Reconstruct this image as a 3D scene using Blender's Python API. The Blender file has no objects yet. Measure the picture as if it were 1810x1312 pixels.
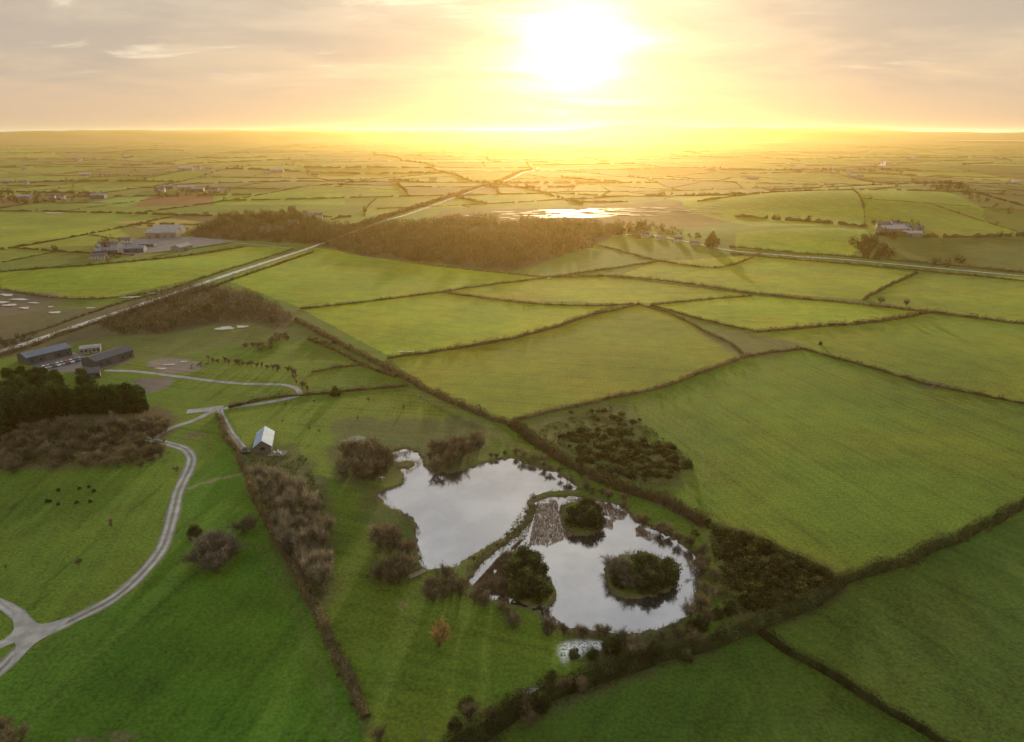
import bpy, math, random
import numpy as np
from mathutils import Vector
rng=np.random.default_rng(7); random.seed(7); np.random.seed(7)
scene=bpy.context.scene
COL=scene.collection
scene.view_settings.view_transform='Standard'
scene.view_settings.look='None'
scene.view_settings.exposure=0
# ------------------------------------------------------------ survey helpers
HCAM=110.0; F=1205.0; PITCH=math.atan(423/1205)
FW=np.array([0,math.cos(PITCH),-math.sin(PITCH)]); UP=np.array([0,math.sin(PITCH),math.cos(PITCH)])
TAB=rng.random((256,256))
def vn(x,y):
    x=np.asarray(x,float);y=np.asarray(y,float)
    xi=np.floor(x).astype(int);yi=np.floor(y).astype(int)
    fx=x-xi;fy=y-yi;fx=fx*fx*(3-2*fx);fy=fy*fy*(3-2*fy)
    a=TAB[xi&255,yi&255];b=TAB[(xi+1)&255,yi&255];c=TAB[xi&255,(yi+1)&255];d=TAB[(xi+1)&255,(yi+1)&255]
    return (a*(1-fx)+b*fx)*(1-fy)+(c*(1-fx)+d*fx)*fy
def sst(a,b,x):
    t=np.clip((np.asarray(x,float)-a)/(b-a),0,1);return t*t*(3-2*t)
def ray(px,py):
    d=FW+np.array([1.,0,0])*((px-905)/F)+UP*((656-py)/F);return d/np.linalg.norm(d)
def flat(px,py):
    d=ray(px,py);t=HCAM/max(-d[2],1e-4);return d[0]*t,d[1]*t
HILLS=[]
for (px,py,amp,sx,sy) in [(1420,425,9,110,90),(1600,372,16,260,240),(1380,372,12,180,160),(500,330,10,300,250),(150,480,4,90,60),(1750,350,18,250,260)]:
    x,y=flat(px,py);HILLS.append((x,y,amp,sx,sy))
def hgt(x,y):
    x=np.asarray(x,float);y=np.asarray(y,float);d=np.hypot(x,y)
    z=sst(1150,2300,d)*22*(vn(x/430+9,y/380)-0.5)+sst(3000,8000,d)*50*(vn(x/1700+3,y/1500+7)-0.42)
    z=z+sst(7500,10500,d)*(70+115*vn(x/2300+2,y/5000+1))*sst(-7500,-5500,x)*sst(8000,6500,x)
    for hx,hy,a,sx,sy in HILLS:
        z=z+a*np.exp(-((x-hx)/sx)**2-((y-hy)/sy)**2)
    z=z*sst(330,560,d)
    return z
TT=60*1.004**np.arange(1700)
def G(px,py):
    d=ray(px,py)
    X=d[0]*TT;Y=d[1]*TT;Z=HCAM+d[2]*TT
    b=np.nonzero(Z<hgt(X,Y))[0]
    if len(b)==0: i=len(TT)-1
    else: i=b[0]
    if i==0: return X[0],Y[0]
    z0=Z[i-1]-hgt(X[i-1],Y[i-1]);z1=Z[i]-hgt(X[i],Y[i])
    f=float(z0/(z0-z1)) if z0!=z1 else 0
    t=TT[i-1]+(TT[i]-TT[i-1])*f
    return float(d[0]*t),float(d[1]*t)
def GP(l): return np.array([G(*p) for p in l])
def smooth(P,step=3.0,closed=False):
    P=np.asarray(P,float);n=len(P);out=[]
    R=range(n) if closed else range(n-1)
    for i in R:
        if closed: p0,p1,p2,p3=P[(i-1)%n],P[i],P[(i+1)%n],P[(i+2)%n]
        else: p0,p1,p2,p3=P[max(i-1,0)],P[i],P[i+1],P[min(i+2,n-1)]
        k=max(1,int(np.linalg.norm(p2-p1)/step))
        for j in range(k):
            t=j/k
            out.append(0.5*((2*p1)+(-p0+p2)*t+(2*p0-5*p1+4*p2-p3)*t*t+(-p0+3*p1-3*p2+p3)*t**3))
    if not closed: out.append(P[-1])
    return np.array(out)
def pip(x,y,poly):
    ins=np.zeros(x.shape,bool);n=len(poly)
    for i in range(n):
        x0,y0=poly[i];x1,y1=poly[(i+1)%n]
        if y0==y1: continue
        c=((y0>y)!=(y1>y))&(x<(x1-x0)*(y-y0)/(y1-y0)+x0);ins^=c
    return ins
def pdist(x,y,P,closed=False):
    d=np.full(x.shape,1e9);n=len(P)
    for i in range(n if closed else n-1):
        a=P[i];b=P[(i+1)%n];ab=b-a;L=max(ab@ab,1e-9)
        t=np.clip(((x-a[0])*ab[0]+(y-a[1])*ab[1])/L,0,1)
        d=np.minimum(d,(x-a[0]-t*ab[0])**2+(y-a[1]-t*ab[1])**2)
    return np.sqrt(d)
# ------------------------------------------------------------ mesh helpers
def mk(name,V,Fs,mats,tint=None,smoothf=False,attrs=None):
    me=bpy.data.meshes.new(name);V=np.asarray(V,np.float32)
    me.vertices.add(len(V));me.vertices.foreach_set("co",V.ravel())
    Fs=[np.asarray(f) for f in Fs if len(f)]
    nl=sum(f.size for f in Fs);nf=sum(len(f) for f in Fs)
    me.loops.add(nl);me.loops.foreach_set("vertex_index",np.concatenate([f.ravel() for f in Fs]).astype(np.int32))
    me.polygons.add(nf);st=[];o=0
    for f in Fs:
        k=f.shape[1];st.append(o+np.arange(len(f))*k);o+=f.size
    me.polygons.foreach_set("loop_start",np.concatenate(st).astype(np.int32))
    if smoothf: me.polygons.foreach_set("use_smooth",np.ones(nf,bool))
    if tint is not None:
        a=me.color_attributes.new("tint",'FLOAT_COLOR','POINT')
        t=np.ones((len(V),4),np.float32);t[:,:3]=tint;a.data.foreach_set("color",t.ravel())
    for k,v in (attrs or {}).items():
        if v.ndim==1:
            a=me.attributes.new(k,'FLOAT','POINT');a.data.foreach_set("value",v.astype(np.float32))
        else:
            a=me.color_attributes.new(k,'FLOAT_COLOR','POINT');t=np.ones((len(V),4),np.float32);t[:,:3]=v;a.data.foreach_set("color",t.ravel())
    for m in mats: me.materials.append(m)
    me.update(calc_edges=True);me.validate()
    return me
def ob(name,me,parent=None,loc=(0,0,0),rz=0,sc=1,**pr):
    o=bpy.data.objects.new(name,me);COL.objects.link(o);o.location=loc;o.rotation_euler=(0,0,rz)
    o.scale=(sc,sc,sc) if not hasattr(sc,'__len__') else sc
    if parent: o.parent=parent
    for k,v in pr.items(): o[k]=v
    return o
def leaves(C,S,flatn=0.0):
    N=len(C);C=np.asarray(C);S=np.broadcast_to(S,(N,))
    o=rng.normal(size=(N,3,3));o/=np.linalg.norm(o,axis=2,keepdims=True)
    o[:,:,2]*=(1-flatn)
    V=(C[:,None,:]+o*S[:,None,None]).reshape(-1,3)
    return V,np.arange(3*N).reshape(-1,3)
def twigs(C,A,L,W):
    N=len(C);A=A/np.linalg.norm(A,axis=1,keepdims=True)
    s=np.cross(A,rng.normal(size=(N,3)));s/=np.linalg.norm(s,axis=1,keepdims=True)
    L=np.broadcast_to(L,(N,))[:,None];W=np.broadcast_to(W,(N,))[:,None]
    V=np.stack([C-A*L/2-s*W/2,C-A*L/2+s*W/2,C+A*L/2],1).reshape(-1,3)
    return V,np.arange(3*N).reshape(-1,3)
def cat(parts):
    Vs=[];Fs=[];Ts=[];o=0
    for V,Fa,T in parts:
        Vs.append(V);Fs.append(np.asarray(Fa)+o);o+=len(V);Ts.append(T)
    return np.concatenate(Vs),Fs,np.concatenate(Ts)
def tcol(N,base,var=0.35,rep=3):
    base=np.array(base);b=base[rng.integers(0,len(base),N)] if base.ndim==2 else np.tile(base,(N,1))
    b=b*(1+var*(rng.random((N,1))*2-1));return np.repeat(b,rep,0)
# ------------------------------------------------------------ materials
def newmat(name):
    m=bpy.data.materials.new(name);m.use_nodes=True;nt=m.node_tree;nt.nodes.clear()
    return m,nt,nt.nodes,nt.links
def N_(nt,t,**k):
    n=nt.nodes.new(t)
    for a,b in k.items():
        if a.startswith('i_'): n.inputs[a[2:]].default_value=b
        else: setattr(n,a,b)
    return n
def mth(nt,op,a,b=None,c=None,clamp=False):
    n=nt.nodes.new('ShaderNodeMath');n.operation=op;n.use_clamp=clamp
    for i,v in enumerate([a,b,c]):
        if v is None: continue
        if isinstance(v,(int,float)): n.inputs[i].default_value=v
        else: nt.links.new(v,n.inputs[i])
    return n.outputs[0]
def mix(nt,f,a,b,bt='MIX'):
    n=nt.nodes.new('ShaderNodeMix');n.data_type='RGBA';n.blend_type=bt
    for s,v in ((n.inputs[0],f),(n.inputs[6],a),(n.inputs[7],b)):
        if isinstance(v,(int,float)): s.default_value=v
        elif isinstance(v,tuple): s.default_value=(*v[:3],1)
        else: nt.links.new(v,s)
    return n.outputs[2]
def noise(nt,vec,scale,detail=4,rough=.55,dist=0):
    n=nt.nodes.new('ShaderNodeTexNoise');n.inputs['Scale'].default_value=scale;n.inputs['Detail'].default_value=detail
    n.inputs['Roughness'].default_value=rough;n.inputs['Distortion'].default_value=dist
    if vec is not None: nt.links.new(vec,n.inputs['Vector'])
    return n.outputs['Fac']
def rmp(nt,v,a,b,c=0.,d=1.):
    n=nt.nodes.new('ShaderNodeMapRange');n.interpolation_type='SMOOTHSTEP';nt.links.new(v,n.inputs[0])
    for i,x in enumerate((a,b,c,d)): n.inputs[i+1].default_value=x
    return n.outputs[0]
def foliage(name,rough=.85,trans=.3,usernd=True):
    m,nt,n,l=newmat(name)
    a=N_(nt,'ShaderNodeAttribute',attribute_name='tint');c=a.outputs['Color']
    if usernd:
        oi=N_(nt,'ShaderNodeObjectInfo');v=mth(nt,'MULTIPLY_ADD',oi.outputs['Random'],.6,.7)
        cc=N_(nt,'ShaderNodeCombineColor');l.new(v,cc.inputs[0]);l.new(v,cc.inputs[1]);l.new(mth(nt,'MULTIPLY',v,.95),cc.inputs[2])
        c=mix(nt,1.,c,cc.outputs[0],'MULTIPLY')
    g=N_(nt,'ShaderNodeNewGeometry');nz=noise(nt,g.outputs['Position'],.35,3)
    k=rmp(nt,nz,.3,.7,.65,1.3);cc=N_(nt,'ShaderNodeCombineColor');[l.new(k,cc.inputs[i]) for i in range(3)]
    c=mix(nt,1.,c,cc.outputs[0],'MULTIPLY')
    d=N_(nt,'ShaderNodeBsdfDiffuse');t=N_(nt,'ShaderNodeBsdfTranslucent');l.new(c,d.inputs[0]);l.new(c,t.inputs[0])
    x=N_(nt,'ShaderNodeMixShader');x.inputs[0].default_value=trans;l.new(d.outputs[0],x.inputs[1]);l.new(t.outputs[0],x.inputs[2])
    o=N_(nt,'ShaderNodeOutputMaterial');l.new(x.outputs[0],o.inputs[0]);return m
def solid(name,col,rough=.8,metal=0,ns=1.5,var=.25,bump=0.0,spec=.5):
    m,nt,n,l=newmat(name);g=N_(nt,'ShaderNodeNewGeometry')
    nz=noise(nt,g.outputs['Position'],ns,5);k=rmp(nt,nz,.3,.7,1-var,1+var)
    cc=N_(nt,'ShaderNodeCombineColor');[l.new(k,cc.inputs[i]) for i in range(3)]
    c=mix(nt,1.,tuple(col),cc.outputs[0],'MULTIPLY')
    p=N_(nt,'ShaderNodeBsdfPrincipled',i_Roughness=rough,i_Metallic=metal);l.new(c,p.inputs['Base Color'])
    p.inputs['Specular IOR Level'].default_value=spec
    if bump:
        b=N_(nt,'ShaderNodeBump',i_Strength=bump,i_Distance=.1);l.new(noise(nt,g.outputs['Position'],ns*4,4),b.inputs['Height']);l.new(b.outputs[0],p.inputs['Normal'])
    o=N_(nt,'ShaderNodeOutputMaterial');l.new(p.outputs[0],o.inputs[0]);return m
def trackmat(name,rough,spec):
    m,nt,n,l=newmat(name);g=N_(nt,'ShaderNodeNewGeometry');a=N_(nt,'ShaderNodeAttribute',attribute_name='tint')
    k=mth(nt,'ADD',rmp(nt,noise(nt,g.outputs['Position'],.25,5,.65),.3,.7,.72,1.15),rmp(nt,noise(nt,g.outputs['Position'],3.,4,.7),.3,.7,-.12,.12))
    cc=N_(nt,'ShaderNodeCombineColor');[l.new(k,cc.inputs[i]) for i in range(3)]
    c=mix(nt,1.,a.outputs['Color'],cc.outputs[0],'MULTIPLY')
    p=N_(nt,'ShaderNodeBsdfPrincipled',i_Roughness=rough);p.inputs['Specular IOR Level'].default_value=spec;l.new(c,p.inputs['Base Color'])
    l.new(rmp(nt,noise(nt,g.outputs['Position'],.18,3),.35,.65,rough-.12,rough+.15),p.inputs['Roughness'])
    o=N_(nt,'ShaderNodeOutputMaterial');l.new(p.outputs[0],o.inputs[0]);return m
M_fol=foliage('leaf_foliage',trans=.2);M_twig=foliage('bare_twigs',trans=.15);M_hedge=foliage('hedge_foliage',trans=.18);M_wood_=foliage('bare_woodland',trans=.05)
M_bark=solid('bark',(.10,.085,.065),.9,ns=6)
M_gravel=trackmat('gravel',.75,.3)
M_gravel2=solid('gravel_junction',(.29,.29,.285),.75,ns=.35,var=.22,spec=.3)
M_tarmac=trackmat('wet_tarmac',.34,.7)
M_yard=solid('yard_tarmac',(.12,.115,.11),.6,ns=.2,var=.3)
M_wall=solid('render_wall',(.50,.47,.42),.85,ns=.7,var=.12)
M_wallp=solid('pale_block_wall',(.26,.25,.23),.85,ns=.7,var=.12)
M_wallg=solid('cladding_dark',(.05,.06,.07),.65,ns=.5,var=.2)
M_wallb=solid('stone_wall',(.24,.21,.18),.9,ns=2,var=.3)
M_walld=solid('dark_stone_wall',(.13,.11,.095),.9,ns=2,var=.3)
M_roofs=solid('slate_roof',(.09,.095,.105),.7,ns=1.5,var=.25,spec=.3)
M_roofm=solid('grey_metal_roof',(.17,.20,.24),.7,ns=.3,var=.15,spec=.25)
M_roofl=solid('metal_roof',(.32,.42,.55),.7,ns=.3,var=.12,spec=.2)
M_roofc=solid('corrugated_roof',(.30,.29,.28),.7,ns=.5,var=.2,spec=.3)
M_glass=solid('window_glass',(.02,.025,.03),.1,ns=1,var=.1)
M_door=solid('door_paint',(.10,.09,.08),.6)
M_tyre=solid('tyre_rubber',(.02,.02,.02),.85)
M_wood=solid('weathered_wood',(.20,.16,.12),.85,ns=5)
M_white=solid('white_paint',(.75,.75,.72),.5,ns=3,var=.08)
# ground
def ground_mat():
    m,nt,n,l=newmat('grass_ground');g=N_(nt,'ShaderNodeNewGeometry');P=g.outputs['Position']
    a=N_(nt,'ShaderNodeAttribute',attribute_name='gcol');mk_=N_(nt,'ShaderNodeAttribute',attribute_name='gmask');s=N_(nt,'ShaderNodeAttribute',attribute_name='stripe')
    sp=N_(nt,'ShaderNodeSeparateColor');l.new(mk_.outputs['Color'],sp.inputs[0])
    n1=noise(nt,P,.012,5,.6);n2=noise(nt,P,.11,6,.65);n3=noise(nt,P,1.1,5,.75);n4=noise(nt,P,.035,4,.6,.6)
    st=mth(nt,'SINE',mth(nt,'MULTIPLY_ADD',n4,2.5,mth(nt,'MULTIPLY',s.outputs['Fac'],1.6)))
    st2=mth(nt,'SINE',mth(nt,'MULTIPLY',s.outputs['Fac'],.17))
    st2=mth(nt,'POWER',mth(nt,'ABSOLUTE',st2),60.)
    v=mth(nt,'ADD',rmp(nt,n1,.3,.7,.82,1.18),rmp(nt,n2,.25,.75,-.16,.16))
    v=mth(nt,'ADD',v,rmp(nt,n3,.25,.75,-.45,.45))
    v=mth(nt,'ADD',v,mth(nt,'MULTIPLY',mth(nt,'MULTIPLY',st,rmp(nt,n4,.35,.65)),.085))
    v=mth(nt,'SUBTRACT',v,mth(nt,'MULTIPLY',mth(nt,'MULTIPLY',st2,n4),.28))
    cc=N_(nt,'ShaderNodeCombineColor');[l.new(v,cc.inputs[i]) for i in range(3)]
    c=mix(nt,1.,a.outputs['Color'],cc.outputs[0],'MULTIPLY')
    ye=mix(nt,1.,c,(1.4,1.05,.95),'MULTIPLY');c=mix(nt,rmp(nt,noise(nt,P,.02,5,.6,.4),.4,.68,0,.8),c,ye)
    ro=mth(nt,'MULTIPLY',sp.outputs[0],rmp(nt,noise(nt,P,.5,4,.7),.42,.6));c=mix(nt,mth(nt,'MULTIPLY',ro,.6),c,(.12,.10,.05))
    wh=mth(nt,'MULTIPLY',sp.outputs[1],rmp(nt,noise(nt,P,1.6,4,.85),.38,.56));c=mix(nt,wh,c,(.82,.85,.84))
    p=N_(nt,'ShaderNodeBsdfPrincipled');l.new(c,p.inputs['Base Color'])
    l.new(mth(nt,'SUBTRACT',.95,mth(nt,'MULTIPLY',sp.outputs[2],.4)),p.inputs['Roughness']);p.inputs['Specular IOR Level'].default_value=.15
    b=N_(nt,'ShaderNodeBump',i_Strength=.7,i_Distance=.35);l.new(mth(nt,'ADD',n3,mth(nt,'MULTIPLY',n2,1.)),b.inputs['Height']);l.new(b.outputs[0],p.inputs['Normal'])
    o=N_(nt,'ShaderNodeOutputMaterial');l.new(p.outputs[0],o.inputs[0]);return m
M_ground=ground_mat()
def water_mat(name,tint=(.93,.93,.91),fac=.68,rough=.07,bs=.08,dif=(.05,.052,.052)):
    m,nt,n,l=newmat(name);g=N_(nt,'ShaderNodeNewGeometry')
    gl=N_(nt,'ShaderNodeBsdfGlossy',i_Roughness=rough);gl.inputs[0].default_value=(*tint,1)
    d=N_(nt,'ShaderNodeBsdfDiffuse');d.inputs[0].default_value=(*dif,1)
    b=N_(nt,'ShaderNodeBump',i_Strength=bs,i_Distance=.1);l.new(noise(nt,g.outputs['Position'],1.6,4,.6,.5),b.inputs['Height']);l.new(b.outputs[0],gl.inputs['Normal'])
    x=N_(nt,'ShaderNodeMixShader');l.new(rmp(nt,noise(nt,g.outputs['Position'],.05,4,.6),.35,.65,fac-.08,fac+.04),x.inputs[0]);l.new(d.outputs[0],x.inputs[1]);l.new(gl.outputs[0],x.inputs[2])
    o=N_(nt,'ShaderNodeOutputMaterial');l.new(x.outputs[0],o.inputs[0]);return m
M_water=water_mat('pond_water')
M_pool=water_mat('pool_water',(.88,.82,.72),.38,.40,.3,(.45,.40,.35))  # bright diffuse colour stands in for wide sun glints on this water
# ------------------------------------------------------------ layout (surveyed outlines)
pondA=smooth(GP([(690,800),(700,818),(714,845),(700,860),(668,868),(680,890),(712,905),(735,925),(735,958),(742,985),(752,1003),(790,1003),(822,990),(862,966),(903,941),(928,917),(934,890),(945,876),(975,868),(1018,864),(1005,845),(975,830),(935,820),(900,808),(870,815),(835,825),(790,834),(755,825),(740,800),(715,793)]),2,True)
pondB=smooth(GP([(950,885),(942,918),(912,946),(872,975),(845,1000),(828,1030),(858,1056),(905,1066),(950,1078),(972,1098),(1040,1112),(1100,1118),(1150,1115),(1200,1098),(1226,1070),(1234,1030),(1238,995),(1210,962),(1170,940),(1120,915),(1100,895),(1050,882),(1000,876)]),2,True)
isl=[smooth(GP(q),1.5,True) for q in (
 [(995,893),(1030,885),(1058,902),(1062,930),(1035,944),(1003,936)],
 [(1068,1005),(1090,985),(1130,975),(1175,988),(1197,1017),(1180,1042),(1130,1055),(1085,1047)],
 [(895,985),(920,968),(950,985),(965,1015),(982,1050),(960,1070),(915,1062),(890,1030)],)]
smallisl=smooth(GP([(700,818),(722,812),(735,820),(722,828),(705,826)]),1,True)
FIELDS=[
 ([(1110,705),(1325,628),(1420,618),(1650,682),(1810,715),(1990,760),(1990,820),(1490,1030),(1320,950),(1190,895),(1225,830)],(.074,.108,.014),20),
 ([(690,635),(870,605),(960,585),(1130,538),(1240,580),(1320,628),(1170,685),(905,742),(760,690)],(.120,.130,.014),80),
 ([(535,548),(780,518),(920,533),(1080,540),(960,583),(870,603),(690,630)],(.15,.180,.012),60),
 ([(400,495),(555,437),(740,468),(950,490),(850,505),(535,545)],(.128,.165,.012),70),
 ([(790,515),(970,492),(1080,490),(1330,522),(1120,537),(920,531)],(.155,.165,.014),95),
 ([(1150,540),(1330,524),(1480,535),(1640,552),(1560,568),(1330,587)],(.155,.185,.014),85),
 ([(1330,590),(1640,555),(1810,575),(1990,600),(1990,745),(1810,712),(1530,645),(1420,615),(1290,600)],(.106,.132,.018),30),
 ([(1090,488),(1165,462),(1335,450),(1620,482),(1525,530),(1330,516)],(.145,.165,.014),60),
 ([(1620,484),(1810,490),(1990,505),(1990,590),(1640,550),(1525,530)],(.125,.15,.018),110),
 ([(1490,1035),(1990,840),(2300,1500),(1760,1370),(1340,1110)],(.042,.072,.014),35),
 ([(1330,1115),(1650,1312),(1760,1400),(750,1420),(860,1295),(1050,1210)],(.034,.064,.011),-35),
 ([(-300,1500),(-300,820),(140,815),(310,810),(300,900),(260,990),(130,1090),(0,1180)],(.060,.098,.015),10),
 ([(0,1190),(130,1100),(250,1040),(300,960),(335,840),(400,790),(470,930),(560,1110),(640,1290),(640,1500),(-300,1500)],(.040,.092,.011),-15),
 ([(405,730),(720,690),(800,740),(700,790),(580,850),(560,830),(440,800)],(.088,.118,.02),80),
 ([(0,482),(160,470),(430,437),(520,437),(400,480),(200,525),(130,528),(0,510)],(.125,.165,.014),90),
 ([(-200,630),(30,600),(150,570),(150,545),(-200,500)],(.085,.085,.04),0),
 ([(0,400),(200,398),(240,425),(150,435),(0,440)],(.14,.16,.02),0),
 ([(235,366),(262,344),(378,343),(374,362)],(.12,.055,.03),0),
 ([(205,392),(300,387),(360,392),(345,404),(250,404)],(.18,.14,.05),0),
 ([(378,343),(605,341),(610,362),(378,362)],(.09,.15,.015),0),
 ([(140,362),(235,344),(270,346),(225,366)],(.10,.16,.04),0),
 ([(1300,412),(1400,403),(1530,405),(1540,420),(1500,455),(1300,440)],(.14,.18,.015),40),
 ([(780,372),(1180,355),(1330,385),(1240,402),(1080,400),(960,395),(760,390)],(.075,.055,.025),0),
 ([(1200,350),(1500,340),(1520,370),(1480,400),(1340,400),(1210,372)],(.12,.15,.015),0),
 ([(1520,335),(1660,335),(1740,370),(1740,400),(1540,395),(1500,365)],(.11,.14,.015),0),
]
FIELDS=[(GP(p),c,a) for p,c,a in FIELDS]
HANDREG=GP([(-700,470),(0,470),(160,462),(430,430),(330,410),(345,400),(420,385),(560,392),(780,368),(1180,352),(1300,385),(1330,402),(1530,402),(1545,425),(1520,445),(1810,485),(2500,530),(3500,1500),(-2600,1500)])
# far fields by recursive division of the land
def warp(x,y):
    return 90*(vn(x/350+40,y/350)-.5),90*(vn(x/350,y/350+77)-.5)
cuts=[]
def bsp(poly,idx,ux,uy,out):
    c=poly.mean(0);d=np.hypot(*c)
    x=poly[:,0];y=poly[:,1];A=abs(np.dot(x,np.roll(y,-1))-np.dot(y,np.roll(x,-1)))/2
    tgt=(24000 if d<1300 else 24000*(d/1300)**1.5)*random.uniform(.5,2.6)
    ang=abs(math.atan2(c[0],c[1]))
    if ang>.85 and A<4e6 : tgt*=10
    if A<tgt or len(idx)==0 and A<1e5:
        h=random.random();fl=1-min(1,max(0,(d-1500)/3000))*.5
        if h<.66: col=np.array([.092,.122,.012])*(1+random.uniform(-.32,.15)*fl)*np.array([random.uniform(.85,1.2),1,random.uniform(.9,1.3)])
        elif h<.84: col=np.array([.072,.085,.016])*(1+random.uniform(-.25,0)*fl)
        elif h<.93: col=np.array([.10,.095,.025])*(1+random.uniform(-.3,0)*fl)
        else: col=np.array([.07,.055,.022])*random.uniform(.8,1.0)
        out[idx]=col;return
    e=np.roll(poly,-1,0)-poly;L=np.linalg.norm(e,axis=1);k=L.argmax();dr=e[k]/L[k]
    a=random.gauss(0,.22);dr=np.array([dr[0]*math.cos(a)-dr[1]*math.sin(a),dr[0]*math.sin(a)+dr[1]*math.cos(a)])
    s=poly@dr;t=s.min()+(s.max()-s.min())*random.uniform(.36,.64)
    def clip(sgn):
        r=[]
        for i in range(len(poly)):
            p,q=poly[i],poly[(i+1)%len(poly)];sp_,sq=(p@dr-t)*sgn,(q@dr-t)*sgn
            if sp_>=0:r.append(p)
            if sp_*sq<0:r.append(p+(q-p)*sp_/(sp_-sq))
        return np.array(r)
    X=[]
    for i in range(len(poly)):
        p,q=poly[i],poly[(i+1)%len(poly)];a0,b0=p@dr-t,q@dr-t
        if a0*b0<0:X.append(p+(q-p)*a0/(a0-b0))
    if len(X)==2: cuts.append((X[0],X[1]))
    sd=ux[idx]*dr[0]+uy[idx]*dr[1]>=t
    bsp(clip(1),idx[sd],ux,uy,out);bsp(clip(-1),idx[~sd],ux,uy,out)
# ------------------------------------------------------------ ground sheet
r1=60*np.exp(.0042*np.arange(int(math.log(1500/60)/.0042)));r1=np.concatenate([np.linspace(12,59,14),r1])
r2=r1[-1]*np.exp(.011*np.arange(1,int(math.log(60000/1500)/.011)))
R=np.concatenate([r1,r2]);TH=np.concatenate([np.linspace(-1.35,-.78,60)[:-1],np.linspace(-.78,.78,640),np.linspace(.78,1.35,60)[1:]])
nr,nt_=len(R),len(TH)
rr,tt=np.meshgrid(R,TH,indexing='ij');gx=(rr*np.sin(tt)).ravel();gy=(rr*np.cos(tt)).ravel()
gz=hgt(gx,gy);ng=len(gx)
gcol=np.tile(np.array([.062,.096,.015]),(ng,1));gmask=np.zeros((ng,3));stripe=gx*.3+gy*.95
dist=np.hypot(gx,gy)
wx,wy=warp(gx,gy);ux,uy=gx-wx,gy-wy
far=np.nonzero(dist>380)[0]
big=np.array([(-16000,200),(16000,200),(16000,20000),(-16000,20000)],float)
fc=gcol.copy();bsp(big,far,ux,uy,fc)
inhand=pip(gx,gy,HANDREG)
gcol[~inhand]=fc[~inhand]
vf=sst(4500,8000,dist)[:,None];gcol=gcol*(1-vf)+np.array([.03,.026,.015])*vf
jx=gx+(vn(gx/3,gy/3)-.5)*1.5;jy=gy+(vn(gx/3+50,gy/3)-.5)*1.5
for P,c,a in FIELDS:
    m=(gx>P[:,0].min())&(gx<P[:,0].max())&(gy>P[:,1].min())&(gy<P[:,1].max());i=np.nonzero(m)[0]
    k=i[pip(jx[i],jy[i],P)];gcol[k]=c;ar=math.radians(a);stripe[k]=gx[k]*math.cos(ar)+gy[k]*math.sin(ar)
gcol*=np.array([1.47,1.60,1.0])
def region(pts,pad=0,sm=True):
    P=smooth(GP(pts),3,True) if sm else GP(pts)
    m=(gx>P[:,0].min()-pad)&(gx<P[:,0].max()+pad)&(gy>P[:,1].min()-pad)&(gy<P[:,1].max()+pad)
    i=np.nonzero(m)[0];ins=pip(jx[i],jy[i],P);d=pdist(jx[i],jy[i],P,True);return i,np.where(ins,-d,d)
def paint(pts,col,soft=2,mask=None,mval=1,amt=1):
    i,d=region(pts,soft+2);d=d+(vn(gx[i]/(soft*1.6+1),gy[i]/(soft*1.6+1))-.5)*soft*1.5;w=(1-sst(-soft,soft,d))*amt
    if col is not None: gcol[i]=gcol[i]*(1-w[:,None])+np.array(col)*w[:,None]
    if mask is not None: gmask[i,mask]=np.maximum(gmask[i,mask],w*mval)
def paintline(pts,w,col,amt=.8,mask=None):
    P=smooth(GP(pts),3);m=(gx>P[:,0].min()-w*2)&(gx<P[:,0].max()+w*2)&(gy>P[:,1].min()-w*2)&(gy<P[:,1].max()+w*2);i=np.nonzero(m)[0]
    d=pdist(jx[i],jy[i],P);k=(1-sst(w*.35,w*.75,d))*amt;gcol[i]=gcol[i]*(1-k[:,None])+np.array(col)*k[:,None]
    if mask is not None: gmask[i,mask]=np.maximum(gmask[i,mask],k)
paint([(930,755),(1080,712),(1140,745),(1160,790),(1225,815),(1190,860),(1120,860),(1020,820)],(.115,.145,.035),4,0,1)
paint([(400,530),(520,545),(600,600),(560,600),(470,600),(250,640),(160,600),(170,560),(330,505)],(.11,.15,.03),3,0,.7)
paint([(340,418),(400,392),(620,400),(700,398),(960,390),(1090,402),(1070,425),(1010,445),(900,478),(760,464),(640,452),(560,434),(420,424)],(.06,.055,.025),6,0,1)
paint([(175,575),(240,545),(330,510),(400,508),(500,545),(520,565),(500,582),(440,572),(370,576),(290,590),(200,592)],(.08,.07,.035),3,0,1)
paint([(0,740),(150,720),(300,725),(290,790),(250,815),(0,825)],(.09,.08,.035),3,0,1)
paint([(1240,580),(1330,590),(1420,612),(1320,632)],(.11,.135,.03),4,0,.8)
paint([(1245,930),(1340,950),(1490,1030),(1340,1105),(1280,1085),(1265,1000)],(.06,.075,.02),4,0,.9)
paint([(430,800),(540,800),(590,930),(585,1060),(540,1050),(480,930)],(.08,.10,.03),3,0,.7)
paint([(590,750),(680,740),(860,745),(860,800),(790,840),(700,850),(600,845)],(.09,.12,.03),3,0,.7)
paint([(930,870),(960,870),(930,950),(840,1015),(820,1005),(900,940)],(.10,.13,.035),1.5,0,.7)
paint([(980,1090),(1050,1200),(900,1290),(780,1330),(1000,1240),(1250,1140)],(.06,.08,.022),3,0,.6)
paint([(640,860),(740,900),(745,1020),(720,1030),(665,1020),(655,930)],(.08,.12,.022),3,0,.5)
paint([(350,555),(-60,640),(0,560),(150,545),(330,520)],(.10,.10,.045),4,0,.7)
paint([(262,640),(300,632),(350,640),(345,655),(290,660)],(.18,.16,.13),1.5,2,.8)
paint([(240,672),(300,668),(302,680),(262,695),(240,690)],(.12,.11,.10),1,2,.5)
paint([(-60,520),(70,515),(110,530),(40,555),(-60,560)],(.11,.09,.06),7,2,1,.8)
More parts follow.
